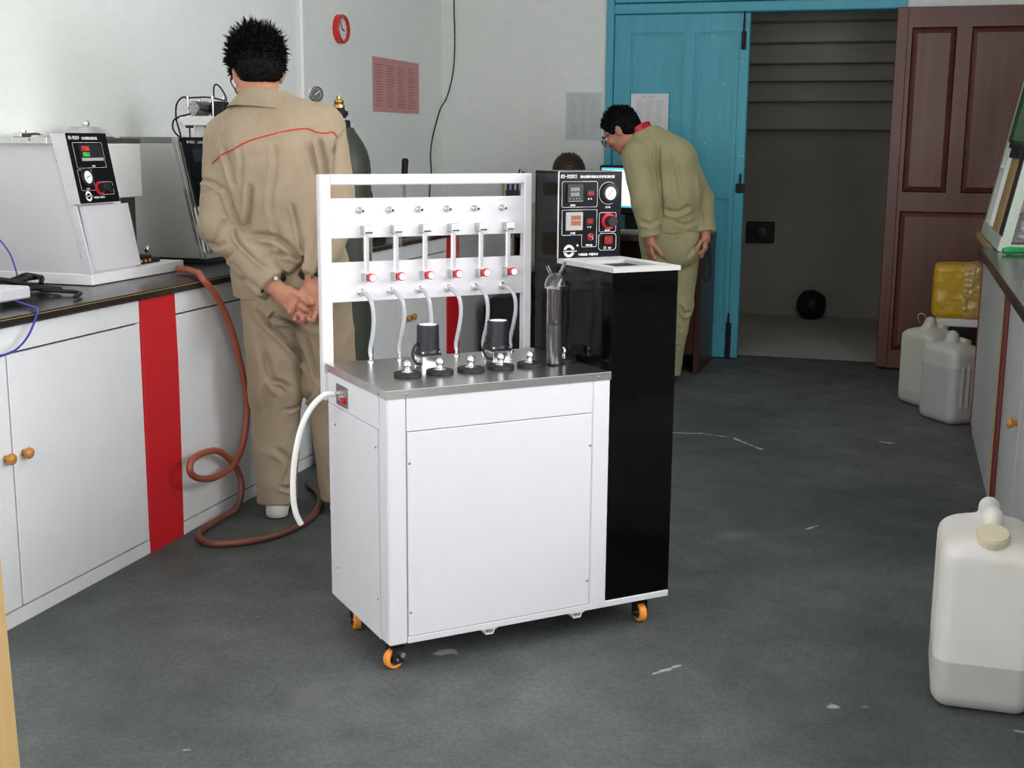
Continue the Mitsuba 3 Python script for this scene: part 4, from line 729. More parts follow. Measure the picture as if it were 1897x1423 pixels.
# back frame with three cross bars
F0, F1 = .436, .462
post = lambda a, b, z0, z1: cw(box(a, b, F0 - .002, F1, z0, z1, .003))
part(cart, 'frame_post', post(-.010, .0215, .630, 1.229), 'm_white')
part(cart, 'frame_post', post(.5985, .6235, .630, 1.229), 'm_white')
part(cart, 'frame_rail', cw(box(.020, .600, F0 - .0015, F1, 1.2005, 1.229, .003)), 'm_white')
b1, b2 = (1.060, 1.166), (.889, .996)
for z0, z1 in (b1, b2):
    part(cart, 'cross_panel', cw(box(.020, .600, F0, F1 - .012, z0, z1, .0015)), 'm_white')
part(cart, 'foot_bracket', cw(join(box(-.012, .024, VD, F0, .625, .70, .004))), 'm_white')
US = [.1015 + .0849 * i for i in range(6)]
for i, u in enumerate(US):
    # upper port
    part(cart, 'port', frame(lathe([(0, 0), (.0095, 0), (.0095, .004), (.007, .008), (.005, .010), (.005, .026), (.0042, .0265), (.0028, .0265), (.0026, .012), (0, .012)], 20, (0, 0, 0), (0, 0, 1)), W3(u, F0, 1.134), cu, cz, -cv), 'm_alu')
    part(cart, 'port_bore', frame(lathe([(0, .0262), (.0033, .0262), (.0033, .0267), (0, .0267)], 14), W3(u, F0, 1.134), cu, cz, -cv), 'm_black')
    fm = part(cart, 'flow_meter', cw(box(u + .003, u + .025, F0 - .030, F0 - .010, .966, 1.072, .0015)), 'm_acrylic', False, label='clear acrylic flow meter tube with red knob')
    part(fm, 'head_block', cw(box(u + .002, u + .0255, F0 - .031, F0 + .001, 1.0715, 1.094, .0012)), 'm_alu')
    part(fm, 'label', join(flat(sbox(-.011, 0, .011, .021), .0008, F0 - .031, 1.0725, u + .0138)), 'm_print', False)
    g = [sbox(-.0105, .001, .0105, .0055)] + [sbox(-.008 + .0045 * a, .008 + .004 * b, -.006 + .0045 * a, .0095 + .004 * b) for a in range(4) for b in range(3) if (a * 5 + b * 3 + i) % 4]
    part(fm, 'print', flat(unary_union(g), .0004, F0 - .0319, 1.0725, u + .0138), 'm_dark_print', False, kind='stuff')
    part(fm, 'scale', flat(sbox(-.0108, 0, .0035, .0985), .0012, F0 - .0225, .970, u + .013), 'm_scale', False)
    part(fm, 'scale_edge', flat(sbox(-.0108, 0, -.0062, .0985), .0006, F0 - .0237, .970, u + .013), 'm_print', False)
    g = [sbox(-.0058, .012 + .004 * k, -.0062 + (.007 if k % 5 == 0 else .0045), .0128 + .004 * k) for k in range(20)] + [sbox(.001, .006, .002, .094)]
    part(fm, 'scale_marks', flat(unary_union(g), .0004, F0 - .0238, .970, u + .013), 'm_grey', False, kind='stuff')
    part(fm, 'foot_block', cw(box(u + .003, u + .025, F0 - .030, F0 + .001, .945, .9655, .0012)), 'm_alu')
    kn = part(fm, 'knob', frame(lathe([(.004, 0), (.004, .005), (.0105, .005), (.0113, .007), (.0113, .019), (.0095, .021)], 28), W3(u + .016, F0 - .030, .957), cu, cz, -cv), 'm_red')
    part(fm, 'knob_cap', frame(lathe([(.0095, .0205), (.0093, .0215), (0, .0215)], 28), W3(u + .016, F0 - .030, .957), cu, cz, -cv), 'm_print')
    # hose fitting and silicone hose
    part(cart, 'hose_fitting', frame(lathe([(0, 0), (.0105, 0), (.0105, .007), (.0085, .009), (.006, .010), (.006, .022), (0, .022)], 20), W3(u, F0, .914), cu, cz, -cv), 'm_chrome')
    ub, vb = u + .010, .392
    sway = [.0, .004, -.003, .003, .001, .004][i]
    part(cart, 'hose', tube([W3(u, F0 - .012, .914), W3(u + .001, F0 - .036, .913), W3(u + .008 + sway, F0 - .058, .893), W3(u + .012 + sway, F0 - .062, .855), W3(u + .012, F0 - .056, .81), W3(ub, vb + .004, .765), W3(ub, vb, .742)], .0060, 12), 'm_silicone', True, label='translucent white silicone hose')
    part(cart, 'nipple', lathe([(.010, 0), (.010, .004), (.006, .006), (.0045, .008), (.0045, .022), (0, .022)], 16, W3(ub, vb, .7285)), 'm_chrome')
# stirrer motors
for u, v in ((.237, .295), (.444, .290)):
    mt = part(cart, 'stirrer_motor', lathe([(.034, 0), (.0335, .006), (.0305, .010), (.0295, .071), (.0275, .0745), (.022, .0745)], 36, W3(u, v, .762)), 'm_graphite', 35, label='black stirrer motor with pale round top')
    part(mt, 'top_label', lathe([(.0235, .0742), (.0235, .0752), (0, .0752)], 32, W3(u, v, .762)), 'm_print')
    sq = lambda a, b, z0, z1, r=.004: cw(box(u - a, u + a, v - b, v + b, z0, z1, r))
    part(mt, 'base', join(sq(.029, .029, .754, .763, .003)), 'm_graphite')
    part(mt, 'bracket', join(sq(.027, .027, .7485, .7545, .001), cw(box(u - .027, u + .027, v - .0275, v - .0245, .7285, .752, .001)), cw(box(u - .027, u + .027, v + .0245, v + .0275, .7285, .752, .001)), sq(.031, .030, .7285, .7315, .001)), 'm_chrome')
    for su in (-1, 1):
        part(mt, 'screw', lathe([(.0045, 0), (.004, .004), (0, .005)], 12, W3(u + su * .023, v - .022, .763)), 'm_chrome')
    part(mt, 'cable', tube([W3(u - .022, v, .79), W3(u - .040, v - .006, .782), W3(u - .048, v - .008, .760), W3(u - .040, v - .012, .738), W3(u - .027, v - .014, .733)], .0035, 8), 'm_black', True)
# black control tower
T0, T1, TZ = .629, .833, .9905
part(cart, 'tower', cw(join(box(T0, T1, .001, .425, .0965, TZ - .002, .001))), 'm_black_gloss', label='glossy black control tower')
rim = sbox(T0 - .002, -.006, T1 + .003, .292).difference(sbox(T0 + .030, .033, T1 - .040, .20))
part(cart, 'tower_rim', cw(frame(extrude(rim, .0125), (0, 0, TZ - .004), (1, 0, 0), (0, 1, 0), (0, 0, 1))), 'm_rim', label='pale rim around the top opening')
part(cart, 'well', cw(box(T0 + .028, T1 - .038, .031, .202, TZ - .0035, TZ - .0015)), 'm_black')
part(cart, 'control_box', cw(box(T0, T1, .293, .427, TZ - .002, 1.238, .001)), 'm_black_gloss')
PV = .2925
panel = part(cart, 'control_panel', cw(box(T0 + .002, T1 - .001, PV - .0015, PV + .002, TZ + .009, 1.2365)), 'm_black_panel', False, label='black control panel with white lettering')
part(panel, 'edge', cw(box(T0 - .001, T0 + .0015, PV - .002, PV + .004, TZ + .009, 1.2375, .0005)), 'm_alu')
part(panel, 'edge', cw(box(T0, T1, PV - .002, PV + .004, 1.2365, 1.2383, .0005)), 'm_steel_dark')
fv = PV - .0015
ink, inkm = [], []


def label_cjk(text, size, u, z, center=True):
    s, w = cjk(text, size)
    inkm.append(flat(s, .0005, fv, z, u - (w / 2 if center else 0)))


inkm.append(text_on('KD-R2815', .0092, .634, fv, 1.2195, True, width=.052))
label_cjk('馏分燃料油氧化安定性测定器', .0086, .6965, 1.2198, False)
rounded = [outline(rrect(.639, 1.139, .753, 1.2105, .005), .0011),
           outline(unary_union([sbox(.640, 1.062, .753, 1.1325), sbox(.704, 1.028, .753, 1.08)]).buffer(-.003).buffer(.003), .0011),
           outline(rrect(.760, 1.0685, .816, 1.1235, .005), .0011), outline(Polygon([(.7655, 1.017), (.811, 1.017), (.8175, 1.0235), (.8175, 1.0585), (.811, 1.065), (.7655, 1.065), (.759, 1.0585), (.759, 1.0235)]), .0011),
           outline(Point(.789, 1.177).buffer(.0315), .0012)]
inkm.append(flat(unary_union(rounded), .0005, fv))
for t, s, u, z in (('温控器', .0056, .674, 1.143), ('加 热', .0056, .7285, 1.1600), ('压力表', .0056, .788, 1.136), ('计时器', .0056, .675, 1.066), ('计 时', .0056, .7285, 1.0815), ('稳压阀', .0056, .787, 1.0715), ('实验电源', .0056, .7285, 1.0315), ('电源', .0056, .796, 1.0215)):
    label_cjk(t, s, u, z)
label_cjk('卡顿仪器-中国长沙', .0078, .693, 1.0045, False)
# emblem: a ring in two halves with a word across it
ring = Point(.664, 1.0185).buffer(.0175, quad_segs=24).difference(Point(.664, 1.0185).buffer(.0098, quad_segs=24)).difference(sbox(.60, 1.0135, .70, 1.0225))
inkm.append(flat(ring, .0005, fv))
inkm.append(text_on('endonhaicn', .0058, .6445, fv, 1.0155, False, .35))
inkm.append(flat(outline(Point(.691, 1.0335).buffer(.0034), .0007), .0005, fv)); inkm.append(text_on('R', .0033, .6898, fv, 1.0319))
inkm.append(flat(outline(Point(.7805, 1.0242).buffer(.0042), .0008).union(LineString([(.7805, 1.0242), (.783, 1.0272)]).buffer(.0005)), .0005, fv))
part(panel, 'lettering', join(inkm), 'm_print', False, label='white lettering, frames and ring emblem')
# temperature controller
tc = part(panel, 'controller', cw(box(.654, .705, fv - .007, fv, 1.153, 1.204, .002)), 'm_graphite')
seg = {'0': 'abcdef', '2': 'abged', '8': 'abcdefg', '5': 'afgcd', '6': 'afgedc', '1': 'bc', '9': 'abcfgd'}


def seven(text, h, u, z):
    w, t = h * .5, h * .11
    out = []
    for i, ch in enumerate(text):
        x = u + i * w * 1.5
        for s in seg[ch]:
            out.append({'a': sbox(x, z + h - t, x + w, z + h), 'd': sbox(x, z, x + w, z + t), 'g': sbox(x, z + h / 2 - t / 2, x + w, z + h / 2 + t / 2), 'f': sbox(x, z + h / 2, x + t, z + h), 'e': sbox(x, z, x + t, z + h / 2),
                        'b': sbox(x + w - t, z + h / 2, x + w, z + h), 'c': sbox(x + w - t, z, x + w, z + h / 2)}[s])
    return unary_union(out)


part(panel, 'digits', join(flat(seven('8888', .0095, .664, 1.184), .0004, fv - .007), flat(seven('8888', .0095, .664, 1.1705), .0004, fv - .007), flat(unary_union([Polygon([(a, 1.162), (a + .003, 1.162), (a + .0015, 1.1655)]) for a in (.660, .671, .680, .690)]), .0004, fv - .007), flat(sbox(.656, 1.1555, .703, 1.1565), .0004, fv - .007)), 'm_lightgrey', False)
tm = part(panel, 'timer', cw(box(.6505, .7055, fv - .006, fv, 1.075, 1.1265, .002)), 'm_timer', label='pale timer with two amber windows')
part(panel, 'timer_window', join(flat(sbox(.666, 1.1045, .697, 1.117), .0006, fv - .006), flat(sbox(.666, 1.0895, .697, 1.1025), .0006, fv - .006)), 'm_amber', False)
part(panel, 'timer_marks', join(*[flat(sbox(.659 + .008 * k, 1.0795, .664 + .008 * k, 1.0835), .0004, fv - .006) for k in range(5)]), 'm_grey', False)
for u, z, a, b in ((.7295, 1.177, .0105, .0065), (.7285, 1.0995, .0095, .0068)):
    s = part(panel, 'switch', cw(box(u - a - .003, u + a + .003, fv - .003, fv, z - b - .003, z + b + .003, .001)), 'm_black')
    part(panel, 'switch_cap', cw(box(u - a, u + a, fv - .006, fv - .002, z - b, z + b, .002)), 'm_switch_red', label='red rocker switch')
part(panel, 'power_switch', cw(box(.776, .803, fv - .008, fv, 1.034, 1.058, .003)), 'm_switch_red', label='red square power switch')
# gauge
gg = part(panel, 'gauge', frame(lathe([(.029, 0), (.029, .006), (.026, .012), (.020, .014), (.0185, .011)], 40, close=False), W3(.790, fv, 1.177), cu, cz, -cv), 'm_black')
part(panel, 'gauge_dial', frame(lathe([(.0195, .0105), (0, .0105)], 40, close=False), W3(.790, fv, 1.177), cu, cz, -cv), 'm_print', False)
ndl = LineString([(-.011, -.009), (.008, .009)]).buffer(.0007)
ticks = [LineString([(.0165 * math.cos(a), .0165 * math.sin(a)), (.0178 * math.cos(a), .0178 * math.sin(a))]).buffer(.0003) for a in np.linspace(-.7, 3.85, 21)]
part(panel, 'gauge_needle', flat(unary_union([ndl] + ticks), .0004, fv - .0108, 1.177, .790), 'm_dark_print', False)
# pressure valve knob: red ring, black cap
part(panel, 'valve_ring', frame(lathe([(.014, 0), (.0225, 0), (.0225, .006), (.014, .006), (.014, 0)], 36, close=False), W3(.790, fv, 1.099), cu, cz, -cv), 'm_red')
part(panel, 'valve_knob', frame(lathe([(.0150, .004), (.0155, .026), (.0135, .0285), (0, .0285)], 28), W3(.790, fv, 1.099), cu, cz, -cv), 'm_black')
part(panel, 'socket', frame(lathe([(.011, 0), (.011, .003), (.008, .004), (.008, .0015), (0, .0015)], 24, close=False), W3(.732, fv, 1.056), cu, cz, -cv), 'm_switch_red')
part(panel, 'socket_pins', join(*[cyl(W3(.732 + a, fv, 1.056 + b), W3(.732 + a, fv - .006, 1.056 + b), .0018, n=10) for a, b in ((-.003, .003), (.003, .001), (.005, -.005))]), 'm_alu')
# brackets under the front edge and casters
for u in (.279, .541):
    prof = Polygon([(-.022, 0), (.022, 0), (.022, -.003), (.016, -.003), (.011, -.016), (-.011, -.016), (-.016, -.003), (-.022, -.003)]).difference(Polygon([(-.013, -.0028), (.013, -.0028), (.0095, -.0135), (-.0095, -.0135)]))
    part(cart, 'fork_bracket', frame(extrude(prof, .06), W3(u, .060, ZB), cu, cz, -cv), 'm_white')


def caster(u, v, ang):
    ax = np.array([math.cos(ang), math.sin(ang), 0])          # axle direction
    fw = np.array([-ax[1], ax[0], 0])
    o = W3(u, v, 0)
    c = o + cz * .0275
    k = part(cart, 'caster', join(frame(box(-.003, -.001 + .001, -.013, .020, -.012, .030, .001), c + ax * -.014, ax, fw, cz), frame(box(0, .003, -.013, .020, -.012, .030, .001), c + ax * .014, ax, fw, cz), frame(box(-.018, .018, -.016, .024, .030, .034, .001), c, ax, fw, cz), cyl(c + cz * .034 + fw * .008, c + cz * .052 + fw * .008, .013)), 'm_black', label='swivel caster with orange wheel')
    part(k, 'wheel', lathe([(.017, -.0105), (.024, -.0105), (.0265, -.008), (.027, 0), (.0265, .008), (.024, .0105), (.017, .0105)], 32, c, ax, False), 'm_orange')
    part(k, 'hub', lathe([(0, -.0095), (.0175, -.0095), (.0175, .0095), (0, .0095)], 24, c, ax), 'm_chrome')
    part(k, 'axle', join(cyl(c - ax * .020, c + ax * .020, .004, n=12)), 'm_chrome')
    if u < .1 and v < .1:
        part(k, 'brake_button', cyl(c + cz * .012 + ax * .016 + fw * .012, c + cz * .012 + ax * .026 + fw * .012, .0075), 'm_chrome')


caster(.029, .044, CA - math.radians(78)); caster(.768, .040, CA - math.radians(8)); caster(.038, .335, CA - math.radians(12)); caster(.79, .335, CA + math.radians(5))

# ---------------------------------------------------------------- loose lids on the bath top, glass cell
for i, u in enumerate((.121, .2105, .299, .3865, .4735, .592)):
    lab = ['ball-knobbed bath lid first from the left on the steel top', 'ball-knobbed bath lid second from the left, before the left stirrer motor', 'ball-knobbed bath lid third from the left, between the stirrer motors', 'ball-knobbed bath lid fourth from the left, before the right stirrer motor', 'ball-knobbed bath lid fifth from the left, left of the glass cell', 'ball-knobbed bath lid beside the glass cell, before the black tower'][i]
    v = .158 if i < 5 else .184
    lid = thing('bath_lid', lab, 'lid', 'ball-knobbed lids on the steel top')
    o = W3(u, v, .7285)
    part(lid, 'disc', lathe([(0, 0), (.0345, 0), (.0355, .001), (.0355, .0085), (.0335, .0105), (.012, .012), (0, .012)], 40, o), 'm_black')
    part(lid, 'collar', lathe([(.0165, .0115), (.014, .013), (.0085, .0155), (.0075, .019), (.006, .022)], 24, o), 'm_chrome')
    part(lid, 'ball_knob', ball(o + cz * .0305, .0115, 28), 'm_chrome', True)
cell = thing('glass_cell', 'tall glass oxidation cell with domed cap on the steel top beside the black tower', 'glass tube')
o = W3(.543, .150, .729)
part(cell, 'tube', lathe([(0, 0), (.019, 0), (.0218, .002), (.0218, .208), (.0195, .208), (.0195, .004), (0, .004)], 40, o, close=False), 'm_glass', 35)
part(cell, 'liquid', lathe([(0, .0045), (.0188, .0045), (.0188, .108), (0, .108)], 36, o, close=False), 'm_liquid', 35, label='grey liquid in the lower half')
part(cell, 'inner_tube', lathe([(.0, .112), (.004, .1135), (.0068, .119), (.0072, .225), (.0060, .225), (.0056, .120), (0, .1145)], 24, o, close=False), 'm_glass', 35)
dome = [(.0228, .205), (.0285, .207), (.0295, .211), (.0275, .222), (.0215, .236), (.012, .245), (.0, .2475)]
inner = [(0, .2455), (.0115, .243), (.0205, .2345), (.0260, .221), (.0275, .212), (.0225, .2095)]
part(cell, 'dome_cap', lathe(dome + inner + [dome[0]], 40, o, close=False), 'm_glass', 35)
for s, l in ((-1, .030), (1, .040)):
    d = np.array(cu) * s * .45 + cz * .9; d /= np.linalg.norm(d)
    q = o + cz * .240 + cu * s * .012
    part(cell, 'nipple', lathe([(.0042, 0), (.0042, l * .55), (.0052, l * .6), (.0042, l * .68), (.0050, l * .8), (.004, l), (.0026, l), (.0026, 0), (.0042, 0)], 16, q, d, close=False), 'm_glass', 35)

# ================================================================ white slanted tester on the left bench
I1 = np.array([-2.459, 3.484, 0.0])
iu, iv = np.array([0, 1.0, 0]), np.array([-1.0, 0, 0])
iw = lambda m: frame(m, I1, iu, iv, cz)
J3 = lambda u, v, z: I1 + iu * u + iv * v + cz * z


def profile(pts, u0, u1):     # outline in (v, z) swept from u0 to u1
    return frame(extrude(Polygon(pts), u1 - u0), J3(u0, 0, 0), iv, cz, np.cross(iv, cz)) if np.cross(iv, cz) @ iu > 0 else frame(extrude(Polygon(pts), u1 - u0), J3(u1, 0, 0), iv, cz, np.cross(iv, cz))


ts = thing('slanted_tester', 'white slanted bench tester with black control panel and red-green display', 'lab instrument')
ins = .853
part(ts, 'base_plate', iw(box(0, .548, 0, .375, ins, .888, .002)), 'm_white_warm')
bd = part(ts, 'body', profile([(.002, .888), (.375, .888), (.375, 1.312), (.101, 1.318)], .004, .255), 'm_white', 20)
part(bd, 'corner_strip', profile([(-.001, .888), (.022, .888), (.121, 1.318), (.098, 1.319)], .000, .010), 'm_white', 20)
for v, z in ((.110, 1.245), (.038, .946)):
    part(bd, 'screw', lathe([(0, 0), (.0035, 0), (.003, .0015), (0, .002)], 12, J3(.004, v, z), -iu), 'm_steel_dark', True)
part(ts, 'lower_cover', profile([(-.004, .897), (.03, .893), (.08, 1.10), (.036, 1.104)], .030, .272), 'm_white', 20)
part(ts, 'cover_edge', profile([(-.006, .897), (.004, .897), (.046, 1.104), (.034, 1.104)], .016, .034), 'm_white', 20)
hd = part(ts, 'head', profile([(.024, 1.110), (.070, 1.110), (.125, 1.331), (.067, 1.3315)], -.004, .205), 'm_white', 20)
# right-hand bath box and its steel top
part(ts, 'bath_box', iw(box(.245, .484, .115, .365, 1.115, 1.299, .003)), 'm_white_warm')
part(ts, 'bath_support', iw(box(.29, .46, .13, .36, .888, 1.115, .003)), 'm_steel_dark')
part(ts, 'steel_top', iw(box(-.03, .490, .118, .37, 1.299, 1.3185, .001)), 'm_steel')
part(ts, 'cable', tube([J3(-.03, .18, 1.31), J3(-.012, .20, 1.325), J3(.05, .22, 1.33), J3(.10, .24, 1.328)], .003, 6), 'm_black', True)
lid1 = thing('kettle_lid', 'conical steel lid with ball knob on the slanted white tester', 'lid')
part(lid1, 'cone', lathe([(0, 0), (.094, 0), (.094, .004), (.052, .034), (.048, .036), (0, .036)], 40, J3(.345, .235, 1.3185)), 'm_steel')
part(lid1, 'ball_knob', join(cyl(J3(.345, .235, 1.350), J3(.345, .235, 1.358), .006), ball(J3(.345, .235, 1.3665), .0125, 24)), 'm_chrome', True)
cl = thing('steel_clamp', 'shiny steel clamp lying on top of the slanted white tester', 'clamp')
part(cl, 'jaw', iw(box(.065, .12, .285, .317, 1.3185, 1.333, .003)), 'm_chrome')
part(cl, 'arm', trimesh.convex.convex_hull(np.array([J3(.12, .290, 1.324), J3(.12, .307, 1.324), J3(.12, .290, 1.332), J3(.12, .307, 1.332), J3(.20, .297, 1.327), J3(.20, .30, 1.329)])), 'm_chrome')
part(cl, 'screw', cyl(J3(.095, .30, 1.331), J3(.095, .30, 1.341), .011), 'm_chrome')
# control panel: slanted plane through (v=.067, z=1.331) and (v=.0225, z=1.113)
pa, pb = J3(-.006, .0215, 1.113), J3(-.006, .0652, 1.333)
pup = (pb - pa) / np.linalg.norm(pb - pa); pn = np.cross(iu, pup)      # outward (+x)
PL = np.linalg.norm(pb - pa)
pp = lambda m, h=0.0: frame(m, pa + pn * h, iu, pup, pn)
p1 = part(ts, 'control_panel', pp(extrude(sbox(0, 0, .212, PL), .002), -.002), 'm_black_panel', False, label='black slanted control panel with white lettering')
m = text_shape('KD-R2019', .0105, True); m.vertices[:, 0] *= .056 / m.vertices[:, 0].max()
m = pp(m, 0); ink = [m]; m.apply_translation(iu * .008 + pup * (PL - .020))
s, w = cjk('自动凝固点测定器', .0105)
ink.append(pp(extrude(s, .0005)).apply_translation(iu * .076 + pup * (PL - .0205)))
fr_ = unary_union([outline(rrect(.022, .112, .178, PL - .030, .004), .0011), outline(rrect(.018, .040, .092, .107, .004), .0011), outline(rrect(.104, .024, .190, .066, .004), .0011)])
ink.append(pp(extrude(fr_, .0005)))
rg = Point(.048, .022).buffer(.0165, quad_segs=20).difference(Point(.048, .022).buffer(.0095, quad_segs=20)).difference(sbox(0, .0185, .1, .0255))
ink.append(pp(extrude(rg, .0005)))
m = text_shape('endonhaicn', .0052); m.vertices[:, 0] += .35 * m.vertices[:, 1]; ink.append(pp(m).apply_translation(iu * .030 + pup * .020))
for t, z, u_, sz in (('卡顿仪器-中国长沙', .014, .072, .0072), ('温控器', .116, .10, .006), ('压力表', .044, .045, .006)):
    s, w = cjk(t, sz); ink.append(pp(extrude(s, .0005)).apply_translation(iu * u_ + pup * z))
part(p1, 'lettering', join(ink), 'm_print', False, label='white lettering and ring emblem')
part(p1, 'display', pp(rt := extrude(rrect(.048, .132, .166, .188, .003), .004)), 'm_graphite', False)
g = seven('2506', .0145, 0, 0); part(p1, 'red_digits', pp(extrude(g, .0006), .004).apply_translation(iu * .060 + pup * .167), 'm_red', False, **emit((1.6, .06, .03)))
g = seven('0062', .0125, 0, 0); part(p1, 'green_digits', pp(extrude(g, .0006), .004).apply_translation(iu * .062 + pup * .149), 'm_green', False, **emit((.10, .95, .04)))
part(p1, 'display_bar', pp(extrude(sbox(.050, .134, .164, .144), .0055)), 'm_lightgrey', False)
part(p1, 'gauge', frame(lathe([(.030, 0), (.030, .006), (.024, .010), (.0205, .007)], 36, close=False), pa + iu * .058 + pup * .082, iu, pup, pn), 'm_black')
part(p1, 'gauge_dial', frame(lathe([(.021, .0068), (0, .0068)], 36, close=False), pa + iu * .058 + pup * .082, iu, pup, pn), 'm_print', False)
part(p1, 'gauge_needle', pp(extrude(LineString([(.048, .080), (.070, .086)]).buffer(.0009), .0005), .007), 'm_dark_print', False)
part(p1, 'valve_ring', frame(lathe([(.013, 0), (.022, 0), (.022, .006), (.013, .006)], 32, close=False), pa + iu * .112 + pup * .046, iu, pup, pn), 'm_red')
part(p1, 'valve_knob', frame(lathe([(.0145, .003), (.014, .030), (.012, .032), (0, .032)], 24), pa + iu * .112 + pup * .046, iu, pup, pn), 'm_black')
part(p1, 'socket', frame(lathe([(.017, 0), (.017, .004), (.013, .006), (.013, .002), (0, .002)], 24, close=False), pa + iu * .168 + pup * .046, iu, pup, pn), 'm_graphite')

# black socket strip with orange buttons and a ball-topped plug on its plate
so = thing('socket_strip', 'black socket strip with orange buttons on the white base plate', 'socket strip')
part(so, 'body', iw(box(.275, .41, .04, .11, .888, .918, .004)), 'm_black')
part(so, 'switch', iw(box(.285, .310, .052, .075, .917, .925, .003)), 'm_orange', label='orange rocker switch')
for k in range(4):
    part(so, 'button', lathe([(.0055, 0), (.005, .003), (0, .0035)], 14, J3(.315 + .026 * k, .04, .900), -iv), 'm_orange', label='orange button')
bp = thing('ball_plug', 'black ball-topped plug at right end of the socket strip', 'plug')
part(bp, 'base', iw(box(.413, .47, .045, .105, .888, .903, .004)), 'm_black')
part(bp, 'stem', cyl(J3(.435, .075, .902), J3(.435, .075, .925), .006), 'm_chrome')
part(bp, 'ball_knob', ball(J3(.435, .075, .934), .0125, 24), 'm_chrome', True)

# ---------------------------------------------------------------- white base plate of a neighbour instrument, cables
pt = thing('instrument_base', 'white instrument base plate at left edge, standing on black feet', 'instrument base')
part(pt, 'plate', box(-2.80, -2.36, 2.50, 3.053, .868, .903, .005), 'm_white')
for x, y in ((-2.40, 2.95), (-2.74, 3.0), (-2.40, 2.55), (-2.74, 2.55)):
    part(pt, 'foot', cyl((x, y, .851), (x, y, .868), .02), 'm_black')
part(pt, 'circuit_board', box(-2.38, -2.33, 2.78, 2.88, .852, .866), 'm_green', label='green circuit board edge')
body_ = part(pt, 'body', box(-2.80, -2.50, 2.50, 2.86, .903, 1.25, .006), 'm_white')
cb = thing('cable_heap', 'tangled black cables heaped between the white instruments', 'cables')
r_ = np.random.default_rng(5)
for k in range(7):
    c = np.array([-2.55 + r_.uniform(-.05, .05), 3.20 + r_.uniform(-.04, .04), .863])
    ph = r_.uniform(0, 6.28)
    q = [c + [(.05 + .05 * r_.random()) * math.cos(ph + a), (.06 + .07 * r_.random()) * math.sin(ph + a), max(0, .014 * math.sin(a * 1.7 + ph) + .015 * (k % 3))] for a in np.linspace(0, 5.6, 9)]
    part(cb, 'loop', tube(q, .0075, 7, 5), 'm_black', True)
part(cb, 'tail', tube([(-2.46, 3.22, .868), (-2.38, 3.26, .862), (-2.33, 3.24, .862), (-2.30, 3.17, .860)], .006, 7), 'm_black', True)
solo('thin_cable', 'thin blue-grey cable running down the near side of the white tester', 'cable',
     tube([(-2.80, 3.38, 1.05), (-2.76, 3.40, 1.02), (-2.72, 3.42, .96), (-2.68, 3.40, .90), (-2.64, 3.35, .875)], .0025, 6), 'm_bluecable')
solo('blue_cable', 'blue cable hanging over the worktop edge at the lower left of white plate', 'cable',
     tube([(-2.36, 2.985, .866), (-2.30, 2.96, .860), (-2.24, 2.92, .858), (-2.221, 2.89, .845), (-2.218, 2.85, .80), (-2.21, 2.80, .775), (-2.20, 2.74, .765), (-2.19, 2.6, .76)], .0030, 6), 'm_bluecable')

# ================================================================ stainless tester with a pump on top
Y2 = 4.253
t2 = thing('steel_tester', 'brushed stainless slanted tester beside the standing man', 'lab instrument')
side2 = [(-2.495, .872), (-2.595, 1.321), (-2.845, 1.321), (-2.845, .872)]
pr2 = lambda pts, y0, y1: frame(extrude(Polygon(pts), y1 - y0), (0, y1, 0), (1, 0, 0), (0, 0, 1), (0, -1, 0))
part(t2, 'housing', pr2(side2, Y2, 4.80), 'm_steel_side', 15)
part(t2, 'top_band', box(-2.845, -2.592, Y2 - .002, 4.805, 1.300, 1.323, .001), 'm_steel_dark')
for a, b in ((.000, .010), (.014, .026)):
    part(t2, 'edge_strip', pr2([(-2.495 - a, .872), (-2.495 - b, .872), (-2.595 - b, 1.321), (-2.595 - a, 1.321)], Y2 - .006, Y2 + .004), 'm_chrome', 15)
part(t2, 'plinth', box(-2.84, -2.50, Y2 + .004, 4.79, .852, .873, .002), 'm_black')
q0, q1 = np.array([-2.491, Y2 + .012, .876]), np.array([-2.591, Y2 + .012, 1.325])
su = (q1 - q0) / np.linalg.norm(q1 - q0); sn = np.cross(iu, su)
cp2 = part(t2, 'control_panel', frame(extrude(sbox(0, .20, .24, .455), .012), q0, iu, su, sn), 'm_black_panel', False, label='black slanted control panel')
tt = text_shape('KD-R2011', .010, True); tt.vertices[:, 0] *= .058 / tt.vertices[:, 0].max()
mm = frame(tt, q0 + sn * .012 + iu * .01 + su * .432, iu, su, sn)
s, w = cjk('自动测定器', .0105)
part(cp2, 'lettering', join(mm, frame(extrude(s, .0005), q0 + sn * .012 + iu * .085 + su * .432, iu, su, sn)), 'm_print', False)
part(cp2, 'display', frame(extrude(rrect(.03, .36, .14, .41, .003), .004), q0 + sn * .012, iu, su, sn), 'm_graphite', False)
part(t2, 'front_cover', frame(extrude(rrect(0, .02, .24, .195, .003), .016), q0, iu, su, sn), 'm_alu', False)
part(t2, 'catch', frame(box(.0, .03, .185, .215, .010, .024, .002), q0, iu, su, sn), 'm_black')
